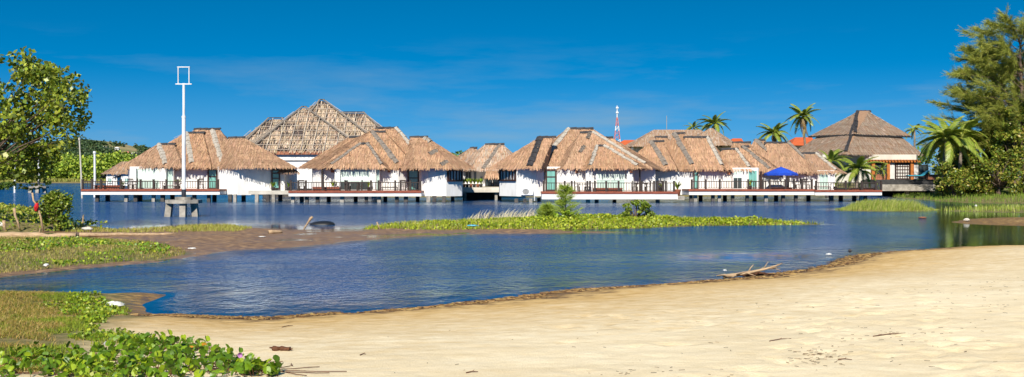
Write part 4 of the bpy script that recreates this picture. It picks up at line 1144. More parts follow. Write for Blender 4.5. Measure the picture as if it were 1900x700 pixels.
# ------------------------------------------------------------------ masts and poles
def wind_mast(label, x, ytop, yplat, Yq, full=True, sc=1.0):
    p0 = Vector((gx(x, Yq), Yq, 0))
    t_ = thing('wind_mast', label, 'mast', p0, 'white wind masts on concrete tripods')
    zp = gz(yplat, Yq); zt = gz(ytop, Yq); H = zt - zp
    X_ = p0.x
    base = MB().prism([(X_ + 1.06 * sc * math.cos(a), Yq + 1.06 * sc * math.sin(a)) for a in [R(22.5 + 45 * i) for i in range(8)]], zp - 0.20 * sc, zp).build('platform', M['concrete'], t_)
    MB().prism([(X_ + 0.5 * sc * math.cos(a), Yq + 0.5 * sc * math.sin(a)) for a in [R(22.5 + 45 * i) for i in range(8)]], zp + 0.002, zp + 0.17 * sc).build('plinth', M['concrete'], base)
    for ox, oy, sp in ((-0.74, -0.25, -0.18), (0.17, -0.62, 0.02), (0.62, -0.05, 0.20)):
        MB().bar((X_ + ox * sc, Yq + oy * sc, zp - 0.15 * sc), (X_ + (ox + sp) * sc, Yq + oy * 1.2 * sc, -0.7), 0.35 * sc, 0.35 * sc).build('leg', M['concrete'], base)
    MB().tube([(X_, Yq, zp + 0.1), (X_, Yq, zp + 0.62 * sc)], 0.135 * sc, 12).build('pole_foot', M['steel_dark'], t_)
    MB().tube([(X_, Yq, zp + 0.62 * sc), (X_, Yq, zp + H * 0.62)], 0.11 * sc, 12).build('lower_pole', M['steel_white'], t_)
    MB().tube([(X_, Yq, zp + H * 0.62), (X_, Yq, zp + H * 0.875)], 0.075 * sc, 12).build('upper_pole', M['steel_white'], t_)
    MB().tube([(X_, Yq, zp + H * 0.615), (X_, Yq, zp + H * 0.63)], 0.125 * sc, 12).build('collar', M['steel_white'], t_)
    a = 0.34 * sc
    za, zb_ = zp + H * 0.872, zt
    MB().box((X_ - 0.48 * sc, Yq - 0.06, za - 0.05), (X_ + 0.48 * sc, Yq + 0.06, za + 0.01)).build('lower_arm', M['steel_white'], t_)
    MB().box((X_ - 0.37 * sc, Yq - 0.07, zb_ - 0.05), (X_ + 0.37 * sc, Yq + 0.07, zb_)).build('upper_arm', M['steel_white'], t_)
    for s in (-1, 1):
        MB().box((X_ + s * a * 0.95 - 0.022 * sc, Yq - 0.05, za + 0.012), (X_ + s * a * 0.95 + 0.022 * sc, Yq + 0.05, zb_ - 0.052)).build('blade', M['steel_white'], t_)
    return t_
wind_mast('tall white wind mast on a three legged concrete block in front of the first villa', 341, 124, 371, 60.8)
wind_mast('thinner white wind mast on a concrete block, half hidden by the leafy tree', 72, 262, 346, 150, sc=1.3)
def pole(name, label, p, q, r0, r1, mat, cat='pole'):
    o = thing(name, label, cat, p)
    MB().tube([p, Vector(p).lerp(Vector(q), 0.5) + Vector((0.03, 0, 0)), q], [r0, (r0 + r1) / 2, r1], 8).build('shaft', M[mat], o)
    MB().tube([Vector(q) - Vector((0, 0, 0.25)), Vector(q) + Vector((0, 0, 0.02))], [r1 * 1.5, r1 * 1.35], 8).build('cap', M[mat], o)
    return o
pole('wooden_pole', 'slim pale pole leaning behind the left end of the first deck', (gx(153, 112), 112, -1), at(147, 256, 112), 0.11, 0.07, 'stone_pale')
pole('white_post', 'upright white post behind the first deck, right of the leaning pole', (gx(175.5, 118), 118, -1), at(175.5, 281, 118), 0.14, 0.12, 'steel_white')
pole('white_post', 'short white post standing in far water behind the leafy tree', (gx(27, 150), 150, -1), at(27, 305, 150), 0.14, 0.13, 'steel_white')

# red and white lattice mast far behind
lm = thing('lattice_mast', 'red and white lattice radio mast rising behind the villas', 'mast', (gx(1145, 420), 420, 0.5))
Yl = 420.0; Xl = gx(1145, Yl); zb = gz(275, Yl); zm = gz(218, Yl); zt = gz(196, Yl)
nseg = 7
for i in range(nseg):
    f0, f1 = i / nseg, (i + 1) / nseg; w0, w1 = 1.25 * (1 - f0) + 0.2, 1.25 * (1 - f1) + 0.2
    mb = MB(); z0, z1 = zb + (zm - zb) * f0, zb + (zm - zb) * f1
    for sx, sy in ((-1, -1), (1, -1), (1, 1), (-1, 1)):
        mb.bar((Xl + sx*w0, Yl + sy*w0, z0), (Xl + sx*w1, Yl + sy*w1, z1), 0.2, 0.2)
        nx_, ny_ = -sy, sx
        mb.bar((Xl + sx*w0, Yl + sy*w0, z0), (Xl + nx_*w1, Yl + ny_*w1, z1), 0.13, 0.13)
    mb.build('lattice_section', M['red_hazed' if i % 3 != 1 else 'steel_white'], lm)
MB().box((Xl - 1.6, Yl - 1.6, 0.0), (Xl + 1.6, Yl + 1.6, zb)).build('foot', M['concrete'], lm)
MB().tube([(Xl, Yl, zm), (Xl, Yl, zt)], [0.22, 0.14], 6).build('antenna', M['steel_white'], lm)
for dz in (0.35, 0.75): MB().box((Xl - 0.5, Yl - 0.5, zm + (zt - zm) * dz), (Xl + 0.5, Yl + 0.5, zm + (zt - zm) * (dz + 0.12))).build('antenna_drum', M['steel_white'], lm)
am = thing('thin_mast', 'hair thin grey antenna mast above the long grey hall', 'mast', (gx(1237, 300), 300, 0.5))
MB().tube([(gx(1237, 300), 300, 0.5), at(1237, 215, 300)], 0.09, 6).build('shaft', M['metal_grey'], am)

# ------------------------------------------------------------------ things on the decks
def make_chair(): 
    t_ = thing('deck_chair', 'x', 'chair')
    MB().box((-0.26, -0.25, 0.40), (0.26, 0.25, 0.45)).build('seat', M['dark_wood'], t_)
    b = MB()
    b.box((-0.26, 0.22, 0.45), (-0.20, 0.27, 1.0)); b.box((0.20, 0.22, 0.45), (0.26, 0.27, 1.0)); b.box((-0.20, 0.225, 0.90), (0.20, 0.265, 1.0))
    for i in range(4): b.box((-0.15 + i * 0.085, 0.235, 0.5), (-0.11 + i * 0.085, 0.255, 0.9))
    b.build('backrest', M['dark_wood'], t_)
    for s in (-1, 1):
        MB().box((s*0.235 - 0.025, -0.26, 0.66), (s*0.235 + 0.025, 0.22, 0.70)).build('armrest', M['dark_wood'], t_)
        for y_ in (-0.22, 0.22): MB().box((s*0.22 - 0.03, y_ - 0.03, 0), (s*0.22 + 0.03, y_ + 0.03, 0.40)).build('leg', M['dark_wood'], t_)
    return t_
def make_table():
    t_ = thing('deck_table', 'x', 'table')
    MB().box((-0.55, -0.4, 0.70), (0.55, 0.4, 0.75)).build('table_top', M['dark_wood'], t_)
    for sx in (-1, 1):
        for sy in (-1, 1): MB().box((sx*0.48 - 0.035, sy*0.33 - 0.035, 0), (sx*0.48 + 0.035, sy*0.33 + 0.035, 0.70)).build('leg', M['dark_wood'], t_)
    return t_
def make_lounger(cush):
    t_ = thing('sun_lounger', 'x', 'lounger')
    MB().box((-0.95, -0.32, 0.26), (0.55, 0.32, 0.33)).build('frame', M['dark_wood'], t_)
    MB().bar((-0.95, 0, 0.375), (0.35, 0, 0.375), 0.58, 0.08).build('cushion', M[cush], t_)
    MB().bar((0.36, 0, 0.36), (1.0, 0, 0.80), 0.60, 0.09).build('backrest', M[cush], t_)
    for sx in (-0.85, 0.5):
        for sy in (-0.26, 0.26): MB().box((sx - 0.03, sy - 0.03, 0), (sx + 0.03, sy + 0.03, 0.26)).build('leg', M['dark_wood'], t_)
    return t_
protos = {}
def put(kind, label, x, Yq, ydeck, Yd, rot=0.0, group=None, scale=1.0):
    mk = {'chair': make_chair, 'table': make_table, 'lounger': lambda: make_lounger('curtain'), 'teal_lounger': lambda: make_lounger('teal_cloth')}[kind]
    if kind not in protos: o = protos[kind] = mk()
    else: o = copy_tree(protos[kind])
    o.location = (gx(x, Yq), Yq, gz(ydeck, Yd) + 0.002)
    o.rotation_euler = (0, 0, R(rot)); o.scale = (scale,) * 3
    o['label'] = label; o['group'] = group or {'chair': 'dark chairs on the villa decks', 'table': 'dark tables on the villa decks', 'lounger': 'loungers on the villa decks', 'teal_lounger': 'pool loungers'}[kind]
    return o
D1, D2, D3, D4 = (351.5, 96.0), (354.5, 94.0), (356.0, 93.0), (351.5, 97.0)
put('chair', 'dark chair at the left villa deck, just right of the red planter box', 243, 97.6, *D1, 30)
put('chair', 'dark chair on the first deck beside the white corner pillar', 250, 98.1, *D1, -60)
put('table', 'dark low table on the first deck below the wide blind', 296, 97.8, *D1, 0, scale=0.8)
put('lounger', 'cushioned lounger on the first deck left of the wind mast', 322, 97.9, *D1, 5)
put('chair', 'dark chair on the first deck next to the teal glass door', 373, 98.4, *D1, 200)
put('chair', 'dark chair at the left railing corner of the second deck', 560, 95.6, *D2, 20)
put('chair', 'dark chair on the second deck under the wide dark window, leftmost at its table', 645, 95.7, *D2, 90)
put('table', 'dark table on the second deck under the wide dark window', 656, 95.7, *D2, 0)
put('chair', 'dark chair on the second deck under the wide dark window, rightmost at its table', 667, 95.7, *D2, -90)
put('lounger', 'cushioned lounger at the right end of the second deck', 727, 95.7, *D2, 4)
put('chair', 'dark chair beside the teal door of the second deck', 748, 96.0, *D2, 180)
put('chair', 'dark chair on the third deck left of the red planter, near the lamp', 1071, 94.8, *D3, 80)
put('table', 'dark table on the third deck left of the red planter box', 1081, 94.8, *D3, 0, scale=0.85)
put('chair', 'dark chair on the third deck behind the table beside the pillar', 1090, 95.2, *D3, -80)
put('chair', 'dark chair right of the red planter on the third deck, by the dark post', 1178, 94.6, *D3, 90)
put('table', 'dark table near the right end of the third deck', 1190, 94.7, *D3, 0)
put('chair', 'dark chair at the table near the right end of the third deck', 1202, 94.7, *D3, -90)
put('chair', 'dark chair tucked in the right railing corner of the third deck', 1225, 94.6, *D3, 10)
put('table', 'dark table left of the blue parasol on the fourth deck', 1409, 98.3, *D4, 0)
put('chair', 'dark chair right of the blue parasol pole, nearest the red planter', 1481, 98.3, *D4, -90)
put('chair', 'dark chair at the right end of the fourth deck below the white wall', 1496, 98.3, *D4, 20)
put('lounger', 'lounger on the low end deck beside the young palm', 1530, 98.0, 353.2, 96.7, 0)
put('teal_lounger', 'turquoise pool lounger with raised back on the pavilion terrace', 1702, YP - 0.6, 333.5, Yt + 2.5, 0, scale=1.35)

def planter(label, x0, x1, ytop, Yq, ydeck, Yd, plants=0, mat='red_wood'):
    z0 = gz(ydeck, Yd) + 0.002; zt = gz(ytop, Yq); a, b = gx(x0, Yq), gx(x1, Yq)
    t_ = thing('planter_box', label, 'planter', ((a + b) / 2, Yq, z0), 'wooden planter boxes')
    n = max(4, int((b - a) / 0.22)); st = (b - a) / n
    me = MB().box((0.008, -0.03, 0.0), (st - 0.008, 0.02, zt - z0 - 0.06)).mesh('board', M[mat])
    for i in range(n):
        c = link('board', me, t_); c.location = Vector((a + i * st, Yq, z0)) - origin(t_)
    MB().box((a + 0.01, Yq + 0.021, z0), (b - 0.01, Yq + 0.7, zt - 0.08)).build('box', M[mat], t_)
    MB().box((a - 0.04, Yq - 0.06, zt - 0.058), (b + 0.04, Yq + 0.74, zt)).build('rim', M[mat], t_)
    return t_
planter('red wooden planter box at the left end of the first deck', 175, 222, 344, 96.9, *D1)
planter('red wooden planter box at the left of the second deck', 580, 630, 347, 95.0, *D2)
planter('red wooden planter box on the third deck below the wide blind', 1101, 1155, 349, 94.0, *D3)
planter('red wooden planter box under the blue parasol', 1431, 1470, 348, 98.0, *D4)
planter('red slatted planter box on the low end deck near the young palm', 1580, 1624, 349, 97.6, 353.2, 96.7)
planter('orange brown planter box in front of the pavilion window', 1624, 1643, 323.5, YP - 0.6, 333.5, Yt + 2.5, mat='fascia_wood')
planter('orange brown planter box right of the turquoise lounger', 1722, 1741, 324, YP - 1.0, 333.5, Yt + 2.5, mat='fascia_wood')

def strap_plant(n, h, spread, rg, pal):
    """a tuft of arching strap leaves; returns list of leaf meshes data"""
    V = []; Fq = []; C = []; b = 0
    for i in range(n):
        a = rg.uniform(0, 2 * np.pi); L_ = h * rg.uniform(0.7, 1.15); s = spread * rg.uniform(0.4, 1.1); w_ = 0.035 * rg.uniform(0.8, 1.5) * (h / 0.6)
        d = np.array([math.cos(a), math.sin(a), 0]); sd = np.array([-math.sin(a), math.cos(a), 0])
        pts = [d * s * t_ ** 1.4 + np.array([0, 0, L_ * (t_ * 1.35 - 0.55 * t_ * t_)]) for t_ in (0, 0.35, 0.7, 1.0)]
        wd = [0.6, 1.0, 0.8, 0.08]
        for p, q in zip(pts, wd): V += [p - sd * w_ * q, p + sd * w_ * q]
        for k in range(3): Fq.append((b + 2*k, b + 2*k + 1, b + 2*k + 3, b + 2*k + 2))
        b += 8
        C.append(np.repeat(pick_cols(1, pal, None, 0.2, rg), 8, 0))
    return np.array(V), np.array(Fq), np.concatenate(C)
GREENS = [(0.09, 0.20, 0.02), (0.14, 0.27, 0.03), (0.06, 0.14, 0.015), (0.20, 0.32, 0.04)]
YGREEN = [(0.17, 0.27, 0.02), (0.22, 0.33, 0.03), (0.12, 0.21, 0.02), (0.28, 0.34, 0.05)]
def potted(label, x, Yq, z, h=0.6, potmat='terracotta', n=16, rot=0, pal=YGREEN, pot=0.34):
    p = Vector((gx(x, Yq), Yq, z))
    t_ = thing('potted_plant', label, 'plant', p, 'potted plants')
    MB().tube([p, p + Vector((0, 0, pot * 0.9)), p + Vector((0, 0, pot))], [pot * 0.38, pot * 0.56, pot * 0.60], 12).build('pot', M[potmat], t_, True)
    V, Fq, C = strap_plant(n, h, h * 0.75, np.random.default_rng(int(x)), pal)
    np_obj('leaves', V + np.array(p) + np.array([0, 0, pot * 0.9]), Fq, M['leaf'], t_, C)
    return t_
zt_ = gz(348, 103) + 0.002
for i, (x, lab) in enumerate(((861, 'leftmost of the leafy potted plants on the stone terrace edge'), (867, 'second from the left of the potted plants on the stone terrace'), (873.5, 'third from the left of the potted plants on the stone terrace'),
                              (880, 'third from the right of the potted plants on the stone terrace'), (886.5, 'second from the right of the potted plants on the stone terrace'), (892.5, 'rightmost of the potted plants on the stone terrace edge'))):
    potted(lab, x, 103.6 + 0.2 * (i % 2), zt_, 0.72, 'terracotta' if i % 2 == 0 else 'pot_dark', 20)
potted('bushy potted plant by the right door of the first villa', 507, 98.3, gz(354, 97.6) + 0.002, 0.62, 'pot_dark', 30)
potted('small potted plant at the right end of the first villa landing', 535, 98.2, gz(354, 97.6) + 0.002, 0.6, 'pot_dark', 22)
potted('potted plant on the first deck beside the red planter', 228, 97.9, gz(351.5, 96) + 0.002, 0.5, 'pot_dark', 18)
potted('potted plant behind the lounger on the first deck', 330, 98.6, gz(351.5, 96) + 0.002, 0.75, 'pot_dark', 18)
potted('green plant standing behind the red planter of the second deck', 618, 96.4, gz(354.5, 94) + 0.002, 0.7, 'pot_dark', 26)
potted('potted plant on the second deck right of the dark window', 684, 96.2, gz(354.5, 94) + 0.002, 0.65, 'pot_dark', 20)
potted('potted plant on the landing between the third and fourth villa', 1257, 96.3, gz(364, 95) + 0.002, 0.95, 'terracotta', 26, pot=0.6)
potted('potted plant below the teal window of the fourth deck', 1392, 98.6, gz(351.5, 97) + 0.002, 0.7, 'pot_dark', 22)
potted('potted plant by the railing of the third deck', 1226, 95.6, gz(356, 93) + 0.002, 0.6, 'pot_dark', 20)
potted('low green potted plant on the low end deck', 1550, 98.4, gz(353.2, 96.7) + 0.002, 0.6, 'pot_dark', 26)

# blue parasol
pp = Vector((gx(1449, 98.6), 98.6, gz(351.5, 97) + 0.002))
ps = thing('parasol', 'open bright blue parasol over the long villa deck', 'parasol', pp)
MB().tube([pp, pp + Vector((0, 0, 0.08))], 0.28, 12).build('base', M['concrete'], ps)
zt = gz(309.5, 98.6); ze = gz(322.5, 98.6); rw = (gx(1482, 98.6) - gx(1420, 98.6)) / 2
MB().tube([pp + Vector((0, 0, 0.08)), (pp.x, pp.y, zt - 0.05)], 0.035, 8).build('pole', M['dark_wood'], ps)
cv = MB(); vs = []
for ring, (rr_, zz_) in enumerate(((0.0, zt), (0.5, zt - (zt - ze) * 0.46), (1.0, ze))):
    for k in range(8):
        a = R(22.5 + 45 * k); vs.append((pp.x + rw * rr_ * math.cos(a), pp.y + rw * rr_ * math.sin(a), zz_))
    if ring == 0: vs = [(pp.x, pp.y, zt)]
cv.add(vs, [(0, 1 + k, 1 + (k + 1) % 8) for k in range(8)] + [(1 + k, 9 + k, 9 + (k + 1) % 8, 1 + (k + 1) % 8) for k in range(8)])
cn = cv.build('canopy', M['blue_cloth'], ps)
md = cn.modifiers.new('thick', 'SOLIDIFY'); md.thickness = 0.03
for k in range(8):
    a, b = R(22.5 + 45 * k), R(22.5 + 45 * (k + 1))
    MB().add([(pp.x + rw*math.cos(a), pp.y + rw*math.sin(a), ze - .035), (pp.x + rw*math.cos(b), pp.y + rw*math.sin(b), ze - .035), (pp.x + rw*1.0*math.cos(b), pp.y + rw*1.0*math.sin(b), ze - 0.17), (pp.x + rw*1.0*math.cos(a), pp.y + rw*1.0*math.sin(a), ze - 0.17)], [(0, 1, 2, 3)]).build('valance', M['blue_cloth'], ps)
MB().tube([(pp.x, pp.y, zt - 0.02), (pp.x, pp.y, zt + 0.14)], [0.05, 0.02], 8).build('finial', M['dark_wood'], ps)

# air conditioner on the wall of the third villa
Ya = 95.2
ac = thing('air_conditioner', 'white outdoor air conditioner unit with a round fan grille on the villa wall', 'air conditioner', at(979, 361, Ya))
a, b = at(967, 362, Ya), at(989, 349.5, Ya)
MB().box((a.x, Ya, a.z), (b.x, Ya + 0.42, b.z)).build('casing', M['steel_white'], ac)
cc = at(975.5, 355.7, Ya)
fan = MB()
for r_ in (0.24, 0.18, 0.12, 0.06):
    pts = [(cc.x + r_*1.25*math.cos(R(18*k)), Ya - 0.02, cc.z + r_*math.sin(R(18*k))) for k in range(21)]
    fan.tube(pts, 0.012, 5, False)
fan.build('fan_grille', M['metal_grey'], ac)
MB().add([(cc.x + 0.31*math.cos(R(18*k)), Ya - 0.004, cc.z + 0.25*math.sin(R(18*k))) for k in range(20)], [tuple(range(20))]).build('fan_opening', M['metal_grey'], ac)
for dx in (0.2, 0.85): MB().bar((a.x + dx, Ya + 0.02, a.z - 0.04), (a.x + dx, Ya + 0.7, a.z - 0.04), 0.05, 0.06).build('bracket', M['metal_grey'], ac)
MB().tube([(b.x + 0.12, Ya + 0.3, b.z - 0.3), (b.x + 0.15, Ya + 0.25, a.z), (b.x + 0.15, Ya + 0.25, a.z - 0.55)], 0.045, 7).build('pipe', M['steel_white'], ac)

# ------------------------------------------------------------------ palms
def frond_mesh(name, L_, droop, seed, pal, nl=42, llen=0.66):
    rg = np.random.default_rng(seed)
    V = []; Fq = []; C = []; b = 0
    def rp(t_): return np.array([L_ * (t_ - 0.18 * droop * t_ * t_), 0, L_ * (0.42 * t_ - (0.42 + 0.55 * droop) * t_ * t_)])
    ts = np.linspace(0, 1, 9)
    for i, t_ in enumerate(ts):
        p = rp(t_); w_ = 0.05 * (1 - t_) + 0.012
        V += [p + [0, -w_, 0], p + [0, w_, 0]]; C += [[0.30, 0.34, 0.10]] * 2
        if i: Fq.append((b + 2*i - 2, b + 2*i - 1, b + 2*i + 1, b + 2*i))
    b = len(V)
    for i in range(nl):
        t_ = 0.14 + 0.85 * i / (nl - 1); p = rp(t_); tg = rp(min(1, t_ + 0.02)) - rp(t_ - 0.02); tg /= np.linalg.norm(tg)
        ll = llen * math.sin(math.pi * (0.16 + 0.78 * t_)) ** 0.7 * rg.uniform(0.85, 1.1)
        col = pick_cols(1, pal, None, 0.22, rg)[0]
        for s in (-1, 1):
            d = tg * 0.62 + np.array([0, s * 0.85, 0]) + np.array([0, 0, -0.35 - 0.25 * rg.random()]); d /= np.linalg.norm(d)
            q = p + d * ll; mid = p + d * ll * 0.5 + np.array([0, 0, 0.05 * ll]); wv_ = tg * 0.045
            V += [p - wv_, p + wv_, mid + wv_ * 1.1, mid - wv_ * 1.1, q + wv_ * 0.15, q - wv_ * 0.15]; C += [col] * 6
            Fq += [(b, b+1, b+2, b+3), (b+3, b+2, b+4, b+5)]; b += 6
    return np_mesh(name, np.array(V), np.array(Fq), M['leaf'], np.array(C))
PALM = [(0.16, 0.22, 0.03), (0.21, 0.27, 0.04), (0.11, 0.17, 0.025), (0.28, 0.30, 0.07)]
FR = [frond_mesh('frond', 3.2, d, i + 3, PALM) for i, d in enumerate((0.35, 0.7, 1.05, 1.4))]
DRY = frond_mesh('frond', 2.6, 2.2, 77, [(0.30, 0.22, 0.13), (0.24, 0.17, 0.10)])
def palm(label, x, Yq, ycrown, zbase, size=1.0, n=20, lean=0.0, dry=3, trunk_r=0.16, wind=0.0, seed=0):
    rd = random.Random(seed + int(x))
    top = at(x, ycrown, Yq); base = Vector((top.x - lean, Yq, zbase))
    t_ = thing('palm_tree', label, 'palm tree', base, 'coconut palms')
    mid = base.lerp(top, 0.5) + Vector((-lean * 0.25, 0, 0))
    MB().tube([base, base.lerp(mid, 0.5) + Vector((-0.05, 0, 0)), mid, mid.lerp(top, 0.55), top], [trunk_r * 1.5, trunk_r * 1.1, trunk_r, trunk_r * 0.9, trunk_r * 0.8], 9).build('trunk', M['palm_bark'], t_, True)
    for i in range(n + dry):
        dryf = i >= n
        o = link('frond', DRY if dryf else FR[min(3, int(4 * (i / n) ** 0.9 + rd.uniform(-0.3, 0.3)) if i / n > 0.1 else 0)], t_)
        o.location = top - origin(t_)
        az = i * 2.39996 + rd.uniform(-0.3, 0.3)
        el = R(62) * (1 - i / n) - R(8) if not dryf else R(-40)
        el += R(rd.uniform(-8, 8))
        s = size * rd.uniform(0.82, 1.12)
        o.scale = (s, s, s)
        o.rotation_euler = (R(rd.uniform(-25, 25)), -el, az + wind * math.cos(az))
    return t_
palm('coconut palm with drooping fronds just above the long grey hall roof', 1326, 150, 232, 0.5, 0.85, 20, 0.3, 0, wind=0.3)
palm('low coconut palm crown left of the other palm behind the long grey hall', 1287, 152, 239, 0.5, 0.6, 14, 0.2, 0, wind=0.3)
palm('bushy pale coconut palm behind the middle of the long villa', 1436, 140, 250, 0.5, 0.85, 24, -0.3, 2)
palm('tallest coconut palm with bare trunk and hanging dry fronds', 1490, 145, 218, 0.5, 0.82, 20, -0.5, 6, 0.17)
palm('young palm growing in front of the pavilion beside the low end deck', 1592, 112, 318, 0.1, 0.98, 22, 0.2, 0, 0.16)
palm('short palm close behind the end gable of the long villa', 1540, 110, 302, 0.1, 0.75, 14, 0.3, 0, 0.14)
palm('big wind bent palm with long yellow green fronds right of the pavilion', 1756, 108, 262, 0.3, 1.2, 30, 0.4, 0, 0.2, wind=0.35)
palm('second lower palm beside the big wind bent one', 1784, 110, 256, 0.3, 1.0, 22, 0.2, 0, 0.18, wind=0.3)
palm('palm crown peeking over the right slope of the pavilion roof', 1697, 150, 243, 0.5, 0.6, 14, 0.0, 0)
palm('small palm in the orange planter before the pavilion window', 1634, YP - 0.25, 316, gz(324, YP - 0.6) - 0.1, 0.42, 14, 0.0, 0, 0.06)

# ------------------------------------------------------------------ broadleaf trees
def tree(name, label, base, tips, leafpal, leaf, per, rad, trunk_r=0.2, group=None, mat='leaf', up=0.35, aspect=0.6, fork=0.4, weights=None, seed=1):
    """trunk and limbs reaching to each tip, leaf clumps at the tips"""
    rd = random.Random(seed); rg = np.random.default_rng(seed)
    base = Vector(base); t_ = thing(name, label, 'tree', base, group)
    tips = [Vector(p) for p in tips]
    cen = sum(tips, Vector()) / len(tips)
    fk = base.lerp(Vector((cen.x, cen.y, cen.z)), fork)
    tr_ = MB().tube([base - Vector((0, 0, 0.3)), base.lerp(fk, 0.5) + Vector((rd.uniform(-.2, .2), 0, 0)), fk], [trunk_r * 1.3, trunk_r, trunk_r * 0.8], 9).build('trunk', M['bark'], t_, True)
    for p in tips:
        m_ = fk.lerp(p, 0.55) + Vector((rd.uniform(-.3, .3), rd.uniform(-.3, .3), rd.uniform(0, .5)))
        MB().tube([fk, m_, p], [trunk_r * 0.42, trunk_r * 0.22, trunk_r * 0.05], 6, False).build('limb', M['bark'], tr_, True)
    rads = [rd.uniform(*rad) for _ in tips]
    P = clump_points([tuple(p) for p in tips], rads, per, rg)
    V, Fq, C = leaf_quads(P, leaf, pick_cols(len(P), leafpal, weights, 0.25, rg), up, aspect, rg=rg)
    np_obj('crown', V, Fq, M[mat], t_, C)
    return t_

rd = random.Random(5)
# leafy tree at the left edge, close by
tips = []
out = [(40, 108), (60, 118), (95, 130), (118, 140), (135, 165), (148, 185), (140, 208), (120, 230), (138, 232), (110, 262), (92, 285), (70, 305), (62, 325), (45, 318), (20, 300), (5, 320)]
for x, y in out: tips.append(at(x + rd.uniform(-8, 2), y + rd.uniform(-3, 6), 44 + rd.uniform(-1.1, 1.1)))
for i in range(58):
    u = rd.random()
    x = rd.uniform(-190, 112); yt = np.interp(x, [-190, -80, 0, 60, 125], [190, 110, 108, 128, 175]); yb = np.interp(x, [-190, -80, 0, 60, 125], [300, 330, 300, 295, 225])
    tips.append(at(x, rd.uniform(yt, yb), 44 + rd.uniform(-2.6, 3.6)))
tree('almond_tree', 'leafy green tree reaching in from the left edge over the bank', (gx(-110, 45), 45.0, hland(gx(-110, 45), 45.0)), tips,
     [(0.15, 0.205, 0.02), (0.20, 0.26, 0.025), (0.10, 0.15, 0.018), (0.31, 0.34, 0.06), (0.07, 0.10, 0.016)], 0.205, 135, (0.45, 0.9), 0.16, up=0.25, aspect=0.72, fork=0.35, seed=3)
# twigs at the very rim carry single leaves
# dark broadleaf mass under the casuarina
def broad(label, x, Yq, ytop, xw, seed, pal, ybot=352, n=56, per=165, leaf=0.34):
    r_ = random.Random(seed); tips_ = []
    for i in range(n):
        a = r_.uniform(-1, 1); b_ = r_.uniform(0, 1)
        y_ = ytop + (ybot - ytop) * (b_ ** 1.1); wdt = xw * math.sqrt(max(0.05, 1 - (abs(1 - 1.55 * b_) * 0.78) ** 2))
        tips_.append(at(x + a * wdt, y_, Yq + r_.uniform(-2.2, 2.2)))
    z0 = hland(gx(x, Yq), Yq)
    return tree('broadleaf_tree', label, (gx(x, Yq), Yq, z0), tips_, pal, leaf, per, (0.5, 1.15), 0.22, 'trees on the right bank', up=0.3, aspect=0.7, seed=seed, fork=0.35)
DK = [(0.10, 0.155, 0.02), (0.15, 0.205, 0.028), (0.06, 0.10, 0.016), (0.25, 0.27, 0.05), (0.24, 0.21, 0.045)]
broad('round dark green tree right beside the pool terrace', 1780, 114, 276, 36, 11, DK)
broad('dense dark tree with yellowing leaves behind the terrace tree', 1825, 116, 228, 46, 12, DK)
broad('dark leafy tree at the right edge of the picture below the feathery tree', 1885, 111, 205, 50, 13, DK)
broad('low leafy bush tree hiding the palm trunks by the pool terrace', 1772, 105.5, 305, 30, 16, DK, 357, 26, 110, 0.28)
broad('low bushy tree at the water side of the right bank', 1855, 107.5, 285, 42, 14, DK, 356, 30, 110, 0.3)
broad('leafy tree rising partly out of frame on the right bank', 1945, 114, 180, 50, 15, DK)

